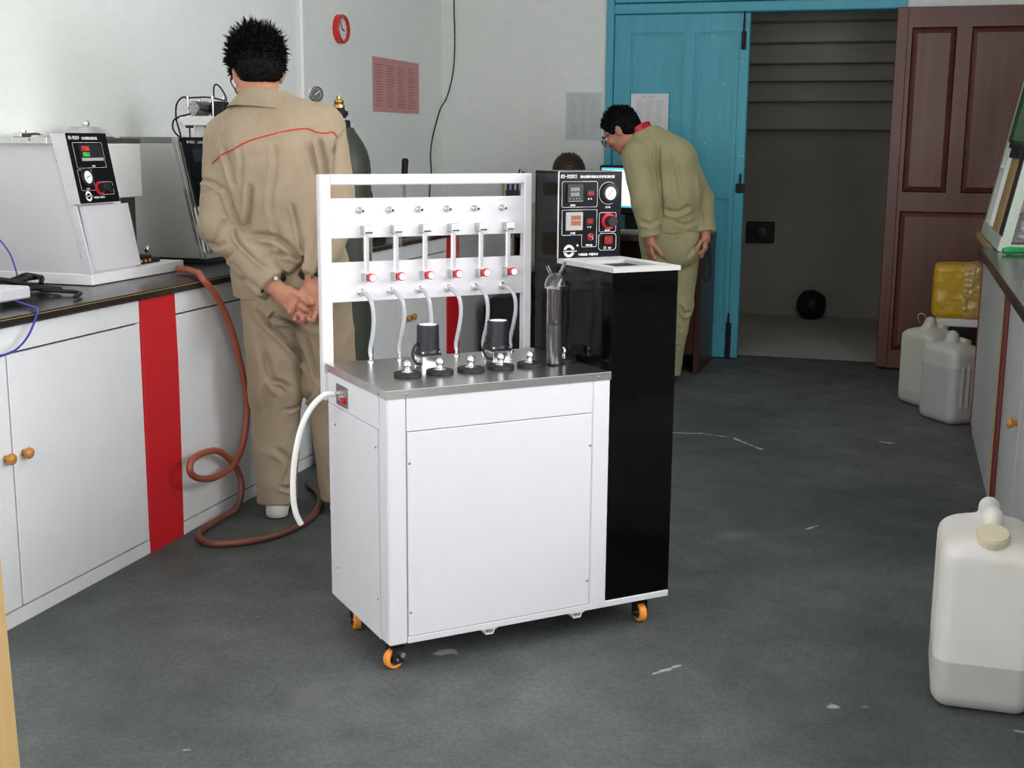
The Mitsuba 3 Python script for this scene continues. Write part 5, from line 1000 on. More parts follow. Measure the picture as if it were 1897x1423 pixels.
# pump unit: block on posts, motor, cables
pu = thing('pump_unit', 'motor pump on a white block above the stainless tester', 'pump')
bx0, bx1 = -2.592, -2.452
yb = 4.262
part(pu, 'block', box(bx0, bx1, yb, yb + .10, 1.366, 1.398, .002), 'm_white_warm')
part(pu, 'block_side', box(bx1, bx1 + .018, yb + .01, yb + .10, 1.355, 1.42, .003), 'm_black')
for x, z in ((-2.585, 1.375), (-2.460, 1.374)):
    part(pu, 'screw', lathe([(.004, 0), (.0035, .003), (0, .0035)], 12, (x, yb, z), (0, -1, 0)), 'm_chrome', True)
part(pu, 'support', box(-2.548, -2.502, yb + .03, yb + .07, 1.323, 1.366, .002), 'm_white_warm')
part(pu, 'support', box(-2.500, -2.46, yb + .02, yb + .09, 1.323, 1.366, .002), 'm_black')
part(pu, 'clip', join(box(-2.572, -2.546, yb + .005, yb + .02, 1.357, 1.366, .001), cyl((-2.558, yb + .012, 1.323), (-2.558, yb + .012, 1.357), .003)), 'm_graphite')
for x in (-2.560, -2.456):
    for y in (yb + .01, yb + .09):
        part(pu, 'post', join(cyl((x, y, 1.398), (x, y, 1.468), .0032, n=12), cyl((x, y, 1.462), (x, y, 1.474), .0055, n=6)), 'm_chrome')
ma_ = np.array([.22, .97, 0.02]); ma_ /= np.linalg.norm(ma_)
mo_ = np.array([-2.534, yb + .002, 1.428])
part(pu, 'motor', lathe([(0, 0), (.024, 0), (.027, .003), (.027, .072), (.024, .078), (0, .078)], 32, mo_, ma_), 'm_steel_dark')
part(pu, 'motor_face', lathe([(.0245, -.002), (.0235, -.0035), (0, -.0035)], 32, mo_, ma_, close=False), 'm_lightgrey')
mx_, my_ = np.cross(ma_, cz), None
mx_ /= np.linalg.norm(mx_); my_ = np.cross(mx_, ma_)
part(pu, 'face_screws', join(*[ball(mo_ - ma_ * .0035 + mx_ * .017 * math.cos(a) + my_ * .017 * math.sin(a), .0022, 10) for a in np.arange(6) * math.pi / 3]), 'm_graphite', True)
part(pu, 'gear_head', box(-2.49, -2.435, yb + .05, yb + .095, 1.40, 1.455, .004), 'm_black')
yc = yb + .02
part(pu, 'cable', tube([(-2.555, yc, 1.467), (-2.59, yc, 1.468), (-2.615, yc, 1.44), (-2.618, yc, 1.39), (-2.606, yc, 1.345), (-2.602, yc, 1.324), (-2.618, yc, 1.332), (-2.634, yc, 1.355), (-2.630, yc, 1.383), (-2.600, yc - .008, 1.398), (-2.570, yc - .012, 1.404), (-2.545, yc - .018, 1.408)], .0032, 8), 'm_black', True)
part(pu, 'cable', tube([(-2.575, yc, 1.466), (-2.54, yc, 1.468), (-2.50, yc + .01, 1.470), (-2.465, yc + .02, 1.466), (-2.425, yc + .03, 1.458), (-2.425, yc + .03, 1.475), (-2.445, yc + .03, 1.505), (-2.462, yc + .03, 1.517), (-2.472, yc + .03, 1.505), (-2.473, yc + .03, 1.473)], .0028, 8), 'm_black', True)
gs = thing('glass_stand', 'small clear glass stand behind the pump near the man', 'glassware')
part(gs, 'rod', cyl((-2.44, 4.60, 1.323), (-2.44, 4.60, 1.46), .006), 'm_alu')
part(gs, 'cross_arm', cyl((-2.50, 4.60, 1.445), (-2.41, 4.60, 1.445), .0035), 'm_alu')
part(gs, 'base', lathe([(.035, 0), (.035, .006), (0, .006)], 24, (-2.44, 4.60, 1.323)), 'm_alu')

# ================================================================ gas cylinder
cyx, cyy = -2.115, 4.66
gc_ = thing('gas_cylinder', 'dark green gas cylinder with pressure gauge and brass valve beside the standing man', 'gas cylinder')
R = .112
part(gc_, 'body', lathe([(0, .004), (R - .012, .004), (R, .016), (R, 1.20), (R * .97, 1.238), (R * .88, 1.276), (R * .74, 1.308), (R * .58, 1.334), (R * .47, 1.352), (.046, 1.365), (0, 1.365)], 48, (cyx, cyy, 0)), 'm_cyl', 50)
part(gc_, 'neck_ring', lathe([(.038, 1.350), (.046, 1.352), (.046, 1.388), (.042, 1.394), (0, 1.394)], 32, (cyx - .012, cyy, 0)), 'm_graphite')
vx = cyx - .012
part(gc_, 'valve', join(lathe([(.016, 1.392), (.018, 1.40), (.030, 1.403), (.032, 1.412), (.030, 1.428), (.024, 1.436), (0, 1.436)], 20, (vx, cyy, 0)), cyl((vx, cyy, 1.42), (vx - .065, cyy - .03, 1.438), .016, .019), cyl((vx, cyy, 1.418), (vx + .035, cyy + .01, 1.420), .009)), 'm_black')
part(gc_, 'brass_bonnet', lathe([(.019, 1.434), (.023, 1.440), (.023, 1.452), (.017, 1.456), (.020, 1.462), (.018, 1.470), (.009, 1.474), (.009, 1.486), (0, 1.487)], 12, (vx + .002, cyy, 0)), 'm_brass', 30)
gaz = np.array([1.02, -.72, .05]); gaz /= np.linalg.norm(gaz)
rg_ = part(gc_, 'regulator', join(lathe([(.020, 0), (.028, .006), (.028, .03), (.018, .04), (0, .04)], 24, (vx - .085, cyy - .045, 1.432), (-.8, -.3, .12)), cyl((vx - .082, cyy - .042, 1.44), (vx - .080, cyy - .045, 1.468), .008)), 'm_steel_dark')
gp = np.array([vx - .080, cyy - .040, 1.492])
part(rg_, 'gauge', frame(lathe([(0, -.018), (.026, -.018), (.029, -.012), (.031, .006), (.031, .011), (.028, .013), (.027, .009)], 36, close=False), gp, *(lambda t: (t[1], np.cross(t[0], t[1]), t[0]))((gaz, np.cross(cz, gaz) / np.linalg.norm(np.cross(cz, gaz))))), 'm_chrome')
ga, gb = np.cross(cz, gaz) / np.linalg.norm(np.cross(cz, gaz)), None
gb = np.cross(gaz, ga)
part(rg_, 'dial', frame(lathe([(.0275, .0088), (0, .0088)], 32, close=False), gp, ga, gb, gaz), 'm_graphite', False)
part(rg_, 'needle', frame(extrude(unary_union([LineString([(-.006, -.004), (.016, .012)]).buffer(.0012)] + [LineString([(.019 * math.cos(a), .019 * math.sin(a)), (.024 * math.cos(a), .024 * math.sin(a))]).buffer(.0007) for a in np.linspace(-.8, 3.9, 11)]), .0005), gp + gaz * .009, ga, gb, gaz), 'm_print', False)

# ---------------------------------------------------------------- paper cutter with raised arm on the far part of the bench
pc = thing('paper_cutter', 'paper cutter with raised black-handled arm on the bench beneath the pink poster', 'paper cutter')
part(pc, 'board', box(-2.70, -2.36, 5.95, 6.42, .852, .880, .004), 'm_graphite')
part(pc, 'arm', box(-2.556, -2.544, 6.40, 6.42, .88, 1.13, .002), 'm_grey')
part(pc, 'handle', lathe([(0, 0), (.014, .002), (.017, .02), (.017, .075), (.019, .088), (.012, .100), (0, .101)], 20, (-2.549, 6.41, 1.122), (.06, 0, 1)), 'm_black', True)
part(pc, 'pivot', cyl((-2.57, 6.41, .90), (-2.53, 6.41, .90), .018), 'm_black')
bt = thing('dark_case', 'low dark case lying on the bench behind the gas cylinder', 'case')
part(bt, 'case', box(-2.75, -2.42, 5.30, 5.85, .851, 1.00, .012), 'm_black')
part(bt, 'lid', box(-2.76, -2.41, 5.29, 5.86, 1.0, 1.018, .006), 'm_graphite')
solo('dark_leaf', 'dark pointed leaf-shaped tool standing on the bench left of paper cutter', 'tool', join(lathe([(0, 0), (.010, .002), (.009, .15), (.014, .17), (.010, .20), (0, .225)], 14, (-2.56, 5.93, .852), (.10, .0, 1))), 'm_black', True)

# ================================================================ orange rubber hose
oh = [(-2.42, 3.93, .868), (-2.36, 3.90, .868), (-2.30, 3.84, .868), (-2.245, 3.775, .872), (-2.215, 3.755, .85), (-2.205, 3.811, .795), (-2.205, 3.894, .687), (-2.205, 3.954, .554), (-2.205, 3.993, .429), (-2.205, 3.997, .34), (-2.205, 3.963, .248), (-2.20, 3.89, .190),
      (-2.19, 3.775, .178), (-2.18, 3.67, .190), (-2.18, 3.588, .218), (-2.178, 3.556, .25), (-2.183, 3.583, .277), (-2.195, 3.676, .278), (-2.205, 3.783, .258), (-2.21, 3.874, .205), (-2.20, 3.918, .141), (-2.19, 3.912, .08), (-2.19, 3.87, .03),
      (-2.205, 3.80, .016), (-2.205, 3.70, .013), (-2.188, 3.61, .013), (-2.136, 3.55, .013), (-2.08, 3.536, .013), (-2.004, 3.579, .013), (-1.947, 3.658, .013), (-1.918, 3.76, .013), (-1.915, 3.897, .013), (-1.955, 4.06, .013), (-2.03, 4.20, .013), (-2.12, 4.30, .013)]
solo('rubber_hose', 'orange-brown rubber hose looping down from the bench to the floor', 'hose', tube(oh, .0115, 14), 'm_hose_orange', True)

# ================================================================ smooth bodies: distance fields turned into one continuous mesh
class Field:
    def __init__(self, lo, hi, h):
        self.lo, self.h = np.asarray(lo, float), h
        self.n = np.ceil((np.asarray(hi) - self.lo) / h).astype(int) + 1
        self.D = np.full(self.n, .25, np.float32)

    def _win(self, a, b, pad):
        i0 = np.clip(np.floor((np.minimum(a, b) - pad - self.lo) / self.h).astype(int), 0, self.n - 1)
        i1 = np.clip(np.ceil((np.maximum(a, b) + pad - self.lo) / self.h).astype(int) + 1, 1, self.n)
        s = tuple(slice(x, y) for x, y in zip(i0, i1))
        g = [self.lo[k] + self.h * np.arange(i0[k], i1[k]) for k in range(3)]
        return s, g

    def _blend(self, s, d, k):
        D = self.D[s]
        if k <= 0:
            self.D[s] = np.minimum(D, d); return
        t = np.clip(.5 + .5 * (D - d) / k, 0, 1)
        self.D[s] = D * (1 - t) + d * t - k * t * (1 - t)

    def bone(self, a, b, ra, rb, k=.02, flat=None):
        """A tapering limb from a to b. flat=(direction, factor): stretched along a direction."""
        a, b = np.asarray(a, float), np.asarray(b, float)
        f = 1.0 if flat is None else flat[1]
        s, g = self._win(a, b, max(ra, rb) * max(f, 1) + .03)
        X, Y, Z = np.meshgrid(*g, indexing='ij', sparse=True)
        q = [X - a[0], Y - a[1], Z - a[2]]; ba = b - a
        if flat is not None:
            u = np.asarray(flat[0], float); u = u / np.linalg.norm(u); c = 1 / f - 1
            du = q[0] * u[0] + q[1] * u[1] + q[2] * u[2]
            q = [q[i] + u[i] * du * c for i in range(3)]
            ba = ba + u * (ba @ u) * c
        L = max(ba @ ba, 1e-9)
        t = np.clip((q[0] * ba[0] + q[1] * ba[1] + q[2] * ba[2]) / L, 0, 1)
        d = np.sqrt(sum((q[i] - t * ba[i]) ** 2 for i in range(3))) - (ra + (rb - ra) * t)
        self._blend(s, d.astype(np.float32), k)

    def egg(self, c, r, axes=None, k=.02):
        c, r = np.asarray(c, float), np.asarray(r, float)
        A = np.eye(3) if axes is None else np.asarray(axes, float)
        m = max(r)
        s, g = self._win(c - m, c + m, .03)
        X, Y, Z = np.meshgrid(*g, indexing='ij', sparse=True)
        q = [X - c[0], Y - c[1], Z - c[2]]
        e = [(q[0] * A[i, 0] + q[1] * A[i, 1] + q[2] * A[i, 2]) for i in range(3)]
        k0 = np.sqrt(sum((e[i] / r[i]) ** 2 for i in range(3))); k1 = np.sqrt(sum((e[i] / r[i] ** 2) ** 2 for i in range(3)))
        self._blend(s, (k0 * (k0 - 1) / np.maximum(k1, 1e-6)).astype(np.float32), k)

    def rbox(self, lo, hi, r, k=.0):
        lo, hi = np.asarray(lo, float), np.asarray(hi, float)
        s, g = self._win(lo, hi, .04)
        X, Y, Z = np.meshgrid(*g, indexing='ij', sparse=True)
        c, e = (lo + hi) / 2, (hi - lo) / 2 - r
        q = [np.abs(v - c[i]) - e[i] for i, v in enumerate((X, Y, Z))]
        d = np.sqrt(sum(np.maximum(v, 0) ** 2 for v in q)) + np.minimum(np.maximum(np.maximum(q[0], q[1]), q[2]), 0) - r
        self._blend(s, d.astype(np.float32), k)

    def cut(self, p, n, a=None, b=None, k=.004):
        """Takes away what lies beyond the plane through p with normal n (inside the window a..b)."""
        a = self.lo if a is None else np.asarray(a, float); b = self.lo + self.h * (self.n - 1) if b is None else np.asarray(b, float)
        s, g = self._win(a, b, 0)
        X, Y, Z = np.meshgrid(*g, indexing='ij', sparse=True)
        n = np.asarray(n, float) / np.linalg.norm(n)
        d = ((X - p[0]) * n[0] + (Y - p[1]) * n[1] + (Z - p[2]) * n[2]).astype(np.float32)
        D = self.D[s]
        t = np.clip(.5 - .5 * (D - d) / k, 0, 1)
        self.D[s] = D * (1 - t) + d * t + k * t * (1 - t)

    def carve_egg(self, c, r, axes=None, k=.006):
        keep = self.D.copy(); self.D[:] = .25
        self.egg(c, r, axes, 0)
        d = -self.D; t = np.clip(.5 - .5 * (keep - d) / k, 0, 1)
        self.D = keep * (1 - t) + d * t + k * t * (1 - t)

    def mesh(self):
        D = self.D.copy()
        for ax in range(3):
            ix = [slice(None)] * 3
            for e in (0, -1):
                ix[ax] = e; D[tuple(ix)] = np.maximum(D[tuple(ix)], .01)
        S = D < 0
        n = np.array(D.shape) - 1
        cnt = np.zeros(n, np.uint8)
        corners = [(i, j, k) for i in (0, 1) for j in (0, 1) for k in (0, 1)]
        sl_ = lambda o: tuple(slice(o[a], o[a] + n[a]) for a in range(3))
        for o in corners: cnt += S[sl_(o)]
        act = np.argwhere((cnt > 0) & (cnt < 8))
        idx = np.full(n, -1, np.int64); idx[tuple(act.T)] = np.arange(len(act))
        acc, num = np.zeros((len(act), 3)), np.zeros(len(act))
        for o in corners:
            for ax in range(3):
                if o[ax]: continue
                p = list(o); p[ax] = 1
                d0 = D[tuple((act + o).T)].astype(float); d1 = D[tuple((act + p).T)].astype(float)
                x = (d0 < 0) != (d1 < 0)
                t = np.where(x, d0 / np.where(x, d0 - d1, 1), 0)
                v = np.tile(np.asarray(o, float), (len(act), 1)); v[:, ax] += t
                acc[x] += v[x]; num[x] += 1
        V = self.lo + self.h * (act + acc / num[:, None])
        Fc = []
        for ax in range(3):
            b, c = (ax + 1) % 3, (ax + 2) % 3
            a0 = [slice(None)] * 3; a1 = [slice(None)] * 3
            a0[ax] = slice(0, -1); a1[ax] = slice(1, None)
            s0, s1 = S[tuple(a0)], S[tuple(a1)]
            e = np.argwhere(s0 != s1)
            e = e[(e[:, b] > 0) & (e[:, c] > 0) & (e[:, b] < n[b]) & (e[:, c] < n[c])]
            ub, uc = np.eye(3, dtype=int)[b], np.eye(3, dtype=int)[c]
            q = np.stack([idx[tuple((e - ub - uc).T)], idx[tuple((e - uc).T)], idx[tuple(e.T)], idx[tuple((e - ub).T)]], 1)
            flip = ~s0[tuple(e.T)]
            q[flip] = q[flip][:, ::-1]
            Fc.append(q)
        q = np.vstack(Fc); q = q[(q >= 0).all(1)]
        m = trimesh.Trimesh(V, np.vstack([q[:, [0, 1, 2]], q[:, [0, 2, 3]]]), process=False)
        return m


def folds(m, lines, face=(0, -1, 0), amp=1.0):
    """Presses creases into cloth: lines = [(points in (r, z), width, depth)], on the side that faces `face`."""
    v, nrm = m.vertices.copy(), m.vertex_normals
    w_face = np.clip((nrm @ np.asarray(face, float) + .15) / .5, 0, 1)
    off = np.zeros(len(v))
    for pts, w, dep in lines:
        w = w * .78
        p = smooth_path(np.array([(a, 0, b) for a, b in pts], float), 6)[:, [0, 2]]
        best = np.full(len(v), 9.0); s_at = np.zeros(len(v)); side = np.zeros(len(v))
        for k in range(len(p) - 1):
            e = p[k + 1] - p[k]; q = v[:, [0, 2]] - p[k]
            t = np.clip((q @ e) / max(e @ e, 1e-9), 0, 1)
            d = np.linalg.norm(q - t[:, None] * e, axis=1)
            u = d < best
            best[u] = d[u]; s_at[u] = (k + t[u]) / (len(p) - 1); side[u] = np.sign(q[u, 0] * e[1] - q[u, 1] * e[0])
        fade = np.clip(np.minimum(s_at, 1 - s_at) * 5 + .12, 0, 1)
        x = best / w
        off += 1.15 * fade * dep * (-np.exp(-x * x) + .55 * np.exp(-((x - 1.6) / .9) ** 2) * (side > 0))
    m = trimesh.Trimesh(v + nrm * (off * w_face * amp)[:, None], m.faces, process=False)
    return m


def crumple(m, scale, amp, seed=0, stretch=(1, 1, 1)):
    v = m.vertices
    f = meshkit.fbm(v * scale * np.asarray(stretch), 3, seed)
    ridge = 1 - np.abs(2 * f - 1) * 2.2
    return trimesh.Trimesh(v + m.vertex_normals * (amp * (ridge - .4))[:, None], m.faces, process=False)


def hand(fd, wrist, d, nrm, curls, side_sign=1, k=.007, thumb=(.5, .7, .35), scale=1.0):
    """wrist -> knuckles along d; nrm = palm side; fingers bend towards nrm. The thumb lies on side_sign."""
    d = np.asarray(d, float) / np.linalg.norm(d)
    nrm = np.asarray(nrm, float); nrm = nrm - d * (nrm @ d); nrm /= np.linalg.norm(nrm)
    s = np.cross(d, nrm) * side_sign
    w = np.asarray(wrist, float)
    S = scale
    for i in range(4):
        o = (i - 1.5) * .0185 * S
        fd.bone(w + d * .012 * S + s * o * .6, w + d * (.082 - .004 * abs(i - 1)) * S + s * o, .0155 * S, .0112 * S, k * 1.4, flat=None)
    fd.bone(w - d * .035 * S, w + d * .02 * S, .025 * S, .022 * S, .012, flat=(s, 1.25))
    lens = [(.036, .022, .018), (.043, .027, .020), (.041, .025, .019), (.033, .019, .017)]
    for i in range(4):
        p = w + d * (.084 - .005 * abs(i - 1)) * S - s * (i - 1.5) * .0195 * S * -1
        a = 0.0
        for j in range(3):
            a += curls[i] * (.9, 1.15, .8)[j]
            dd = d * math.cos(a) + nrm * math.sin(a) + s * (i - 1.5) * .03
            q = p + dd * lens[i][j] * S
            fd.bone(p, q, (.0098 - .0008 * j) * S, (.0092 - .0010 * j) * S, .0035)
            p = q
    t0 = w + d * .020 * S + s * .022 * S
    td = d * thumb[0] + s * thumb[1] + nrm * thumb[2]; td /= np.linalg.norm(td)
    t1 = t0 + td * .042 * S
    td2 = td * .75 + d * .55 + nrm * .15; td2 /= np.linalg.norm(td2)
    t2_ = t1 + td2 * .030 * S
    fd.bone(t0, t1, .0155 * S, .0115 * S, .008); fd.bone(t1, t2_, .0112 * S, .0095 * S, .004); fd.bone(t2_, t2_ + td2 * .02 * S, .0098 * S, .0078 * S, .004)


def head_axes(yaw, pitch, roll=0.0):
    """Face direction turned yaw to the left of +d and pitched down; returns rows side (to its left), face, up in (r, d, z)."""
    f = np.array([-math.sin(yaw) * math.cos(pitch), math.cos(yaw) * math.cos(pitch), -math.sin(pitch)])
    left = np.array([-math.cos(yaw), -math.sin(yaw), 0.0])
    up = np.cross(f, -left) * -1
    up = np.cross(left, f); up = up if up[2] > 0 else -up
    if roll:
        left, up = left * math.cos(roll) + up * math.sin(roll), up * math.cos(roll) - left * math.sin(roll)
    return left, f, up


def add_head(fd, C, A, s=1.0):
    l, f, u = A
    R3 = np.array(A)
    C = np.asarray(C, float)
    fd.egg(C + f * -.008 + u * .022, np.array([.074, .094, .088]) * s, R3, .02)
    fd.egg(C + f * .022 - u * .040, np.array([.060, .066, .072]) * s, R3, .03)
    fd.egg(C + f * .052 - u * .088, np.array([.030, .026, .022]) * s, R3, .025)      # chin
    fd.bone(C + f * .088 + u * .012, C + f * .108 - u * .022, .008, .012, .012)      # nose
    fd.egg(C + f * .084 + u * .022, np.array([.050, .014, .010]), R3, .012)          # brow
    fd.egg(C + f * .085 - u * .057, np.array([.024, .011, .009]), R3, .008)          # lips
    for q in (-1, 1):
        fd.egg(C + l * q * .046 + f * .060 - u * .022, np.array([.020, .020, .018]), R3, .02)   # cheek
        e = C + l * q * .076 - f * .012 - u * .012
        fd.egg(e, np.array([.008, .018, .030]), R3, .006)                            # ear
        fd.egg(e + l * q * .006 - f * .008 + u * .004, np.array([.005, .016, .027]), R3, .004)


def tufts(C, A, n, r, seed, length, thick, lowcut=-.35, front=.45, swirl=.35):
    """Short tapering strands growing out of the scalp."""
    g = np.random.default_rng(seed)
    l, f, u = A
    V, Fc = [], []
    k = 0
    while k < n:
        w = g.normal(size=3); w /= np.linalg.norm(w)
        if w[2] < lowcut or (w[1] > front and w[2] < .45): continue
        base = np.asarray(C) + l * w[0] * r[0] + f * w[1] * r[1] + u * w[2] * r[2]
        nrm = l * w[0] / r[0] + f * w[1] / r[1] + u * w[2] / r[2]; nrm /= np.linalg.norm(nrm)
        tang = g.normal(size=3); tang -= nrm * (tang @ nrm)
        lift = max(0.0, w[2])
        d = nrm * (.55 + .5 * lift) + u * (.35 * lift - .55 * max(0, .15 - w[2])) + tang * swirl
        d /= np.linalg.norm(d)
        L = length * (.55 + .8 * g.random()) * (.45 + .75 * lift)
        side = np.cross(d, g.normal(size=3)); side /= np.linalg.norm(side); sd2 = np.cross(d, side)
        t = thick * (.7 + .6 * g.random())
        mid = base + d * L * .55; tip = base + d * L + (u * .25 - nrm * .1) * L * .25 * g.normal()
        o = len(V)
        for c, rr in ((base - d * .012, t), (mid, t * .62)):
            for a in (0, 2.094, 4.189):
                V.append(c + side * rr * math.cos(a) + sd2 * rr * math.sin(a))
        V.append(tip)
        for a in range(3):
            b = (a + 1) % 3
            Fc += [[o + a, o + b, o + 3 + b], [o + a, o + 3 + b, o + 3 + a], [o + 3 + a, o + 3 + b, o + 6]]
        k += 1
    return trimesh.Trimesh(np.array(V), np.array(Fc), process=False)


def surface_d(m, r, z, face=-1):
    """How deep the cloth lies at (r, z), on the side towards the camera."""
    v = m.vertices; n = m.vertex_normals
    ok = n[:, 1] * face > .05
    q = v[ok]
    dd = (q[:, 0] - r) ** 2 + (q[:, 2] - z) ** 2
    near = np.argsort(dd)[:12]
    near = near[dd[near] < dd[near[0]] + .0003]
    return (q[near, 1].min() if face < 0 else q[near, 1].max())


cy2, sy2 = math.cos(YAW), math.sin(YAW)
pr_, pd_ = np.array([cy2, sy2, 0]), np.array([-sy2, cy2, 0])


def to_world(m, o, mir=False):
    return frame(m, np.asarray(o, float), pr_, pd_, cz)


def face_parts(k, C, A, o, glasses=False):
    l, f, u = A
    C = np.asarray(C, float)
    for q in (-1, 1):
        part(k, 'eye', to_world(ball(C + l * q * .031 + f * .078 + u * .004, .0125, 16), o), 'm_eye', True)
        part(k, 'iris', to_world(ball(C + l * q * .031 + f * .0865 + u * .002, .0055, 12), o), 'm_black', True)
        part(k, 'eyebrow', to_world(tube([C + l * q * .016 + f * .099 + u * .024, C + l * q * .034 + f * .096 + u * .029, C + l * q * .052 + f * .082 + u * .024], .0035, 6), o), 'm_hair', True)
    part(k, 'mouth', to_world(tube([C + l * -.022 + f * .087 - u * .057, C + f * .0965 - u * .055, C + l * .022 + f * .087 - u * .057], .0035, 8), o), 'm_lips', True)
    if glasses:
        ms = []
        for q in (-1, 1):
            c = C + l * q * .034 + f * .112 + u * .0
            ring = [c + l * q * .026 * math.cos(a) + u * .019 * math.sin(a) - f * .010 * max(0, math.cos(a)) for a in np.arange(14) * 2 * math.pi / 14]
            ms.append(tube(ring, .0021, 6, 4, True))
            ms.append(tube([c + l * q * .027 - f * .008 + u * .006, C + l * q * .080 + f * .06 + u * .008, C + l * q * .083 - f * .005 + u * .006, C + l * q * .080 - f * .025 - u * .012], .0019, 6))
        ms.append(tube([C + l * -.009 + f * .113 + u * .006, C + f * .116 + u * .009, C + l * .009 + f * .113 + u * .006], .0018, 6))
        part(k, 'glasses', to_world(join(ms), o), 'm_graphite', True, label='dark rimmed glasses')
        part(k, 'lens', to_world(join(*[frame(extrude(Point(0, 0).buffer(1), .05), C + l * q * .034 + f * .1105, l * .026, u * .019, f * .02) for q in (-1, 1)]), o), 'm_pane', False)


def collar_mesh(C, ax, up, r_in, r_out, h, drop, gap=.35, n=48, tilt=0.0):
    """A folded shirt collar around the neck: stands up by h, turns over and falls by drop; open in front."""
    C, ax, up = np.asarray(C, float), np.asarray(ax, float), np.asarray(up, float)
    ax = ax - up * (ax @ up); ax /= np.linalg.norm(ax); sd = np.cross(ax, up)
    a = np.linspace(-math.pi + gap, math.pi - gap, n) + math.pi     # 0 = front
    V = []
    prof = [(r_in, -.012), (r_in, h), (r_in + .004, h + .004), (r_in + .010, h), (r_out, -drop), (r_out - .005, -drop - .002), (r_in + .006, -.006)]
    for t in a:
        dirn = ax * math.cos(t) + sd * math.sin(t)
        point = .035 * np.exp(-((min(t, 2 * math.pi - t) - gap) / .35) ** 2)
        for j, (r, z) in enumerate(prof):
            V.append(C + dirn * r * (1.0 + (.06 if abs(math.sin(t)) > .7 else 0)) + up * (z - (point if j in (4, 5) else 0)))
    m = len(prof)
    Fc = []
    for i in range(n - 1):
        for j in range(m):
            j2 = (j + 1) % m
            Fc += [[i * m + j, (i + 1) * m + j, (i + 1) * m + j2], [i * m + j, (i + 1) * m + j2, i * m + j2]]
    for i, fl in ((0, False), (n - 1, True)):
        for j in range(1, m - 1):
            t = [i * m, i * m + j, i * m + j + 1]
            Fc.append(t[::-1] if fl else t)
    msh = trimesh.Trimesh(np.array(V), np.array(Fc), process=False)
    msh.fix_normals()
    return msh


# ---------------------------------------------------------------- the standing man
O1 = (-1.96, 3.95, 0)
man = thing('person', 'man in tan work uniform seen from behind, hands clasped behind his back, wearing glasses', 'person')
HA = head_axes(math.radians(22), math.radians(30), 0)
HC = np.array([-.140, .075, 1.535])
shL, elL, wrL = np.array([-.235, .015, 1.300]), np.array([-.262, -.030, 1.025]), np.array([-.066, -.150, .846])
shR, elR, wrR = np.array([.085, .010, 1.352]), np.array([.135, -.030, 1.075]), np.array([.072, -.150, .872])
hipL, knL, anL = np.array([-.108, .02, .86]), np.array([-.102, .045, .46]), np.array([-.103, .02, .085])
hipR, knR, anR = np.array([.070, .02, .87]), np.array([.095, .06, .46]), np.array([.118, .07, .085])

fd = Field((-.42, -.30, 0), (.26, .32, 1.72), .0042)
add_head(fd, HC, HA)
fd.bone((-.085, .03, 1.37), HC + np.array([0, -.02, -.03]), .062, .056, .03)
fd.bone((-.09, .01, 1.33), (-.05, .02, 1.0), .095, .09, .04, ((1, 0, 0), 1.25)); fd.bone((-.05, .02, 1.0), (-.02, .02, .88), .09, .09, .04, ((1, 0, 0), 1.25))
for a, b, c in ((shL, elL, wrL), (shR, elR, wrR)):
    fd.bone(a, b, .048, .038, .03); fd.bone(b, c, .038, .026, .02)
for a, b, c in ((hipL, knL, anL), (hipR, knR, anR)):
    fd.bone(a, b, .072, .052, .03); fd.bone(b, c, .052, .036, .02); fd.bone(c, c + np.array([-.01, .08, -.05]), .034, .028, .02)
hand(fd, (-.036, -.163, .822), (.74, -.05, -.60), (.05, -1, .05), (.75, .85, .9, .9), -1, thumb=(.95, .25, .25))
hand(fd, (.070, -.158, .842), (-.22, -.03, -.95), (-.2, -1, 0), (.70, .75, .8, .85), 1, thumb=(.8, .35, .4))
part(man, 'body', to_world(fd.mesh(), O1), 'm_skin', True, label='head, neck and clasped bare hands')
face_parts(man, HC, HA, O1, True)
# hair: a close cap and spiky tufts
fd = Field(HC - .16, HC + .19, .004)
l, f, u = HA
fd.egg(HC + u * .034 - f * .020, (.087, .104, .094), np.array(HA), 0)
fd.egg(HC - f * .056 - u * .014, (.072, .052, .066), np.array(HA), .03)
fd.cut(HC + f * .045 + u * .03, f * 1.0 - u * .62, k=.01)
fd.cut(HC - u * .050 - f * .03, -u * 1.0 + f * .55, k=.012)
hm = fd.mesh()
hm = crumple(hm, 46, .004, 3)
part(man, 'hair', to_world(join(hm, tufts(HC + u * .034 - f * .020, HA, 1700, (.084, .101, .090), 11, .050, .0042, -.42, .40), tufts(HC - f * .050 - u * .010, HA, 900, (.074, .058, .068), 12, .022, .0035, -.8, -.1, .5)), O1), 'm_hair', False, label='short spiky black hair')
# jacket
fd = Field((-.44, -.34, .74), (.28, .26, 1.50), .0046)
fd.bone((-.095, .01, 1.335), (-.07, .005, 1.14), .118, .138, .05, ((1, 0, 0), 1.42))
fd.bone((-.07, .005, 1.14), (-.030, .01, .84), .138, .138, .05, ((1, 0, 0), 1.36))
fd.bone((-.030, .01, .90), (-.028, .01, .77), .143, .146, .03, ((1, 0, 0), 1.37))
fd.bone((-.085, .02, 1.40), (-.235, .012, 1.322), .058, .066, .06); fd.bone((-.085, .02, 1.40), (.085, .008, 1.368), .060, .066, .06)
fd.egg((-.10, -.055, 1.27), (.15, .085, .14), None, .05)
for a, b, c, r in ((shL, elL, wrL, 1), (shR, elR, wrR, 1)):
    fd.bone(a, b, .079, .070, .022); fd.bone(b, c + (c - b) * .22, .068, .058, .018)
for c, b in ((wrL, elL), (wrR, elR)):
    n_ = (c - b) / np.linalg.norm(c - b)
    fd.cut(c + n_ * .008, n_, c - .10, c + .10, .003)
fd.cut((0, 0, .787), (0, 0, -1), k=.003)
fd.cut((-.09, .03, 1.452), (-.05, .12, 1), k=.01)
jm = fd.mesh()
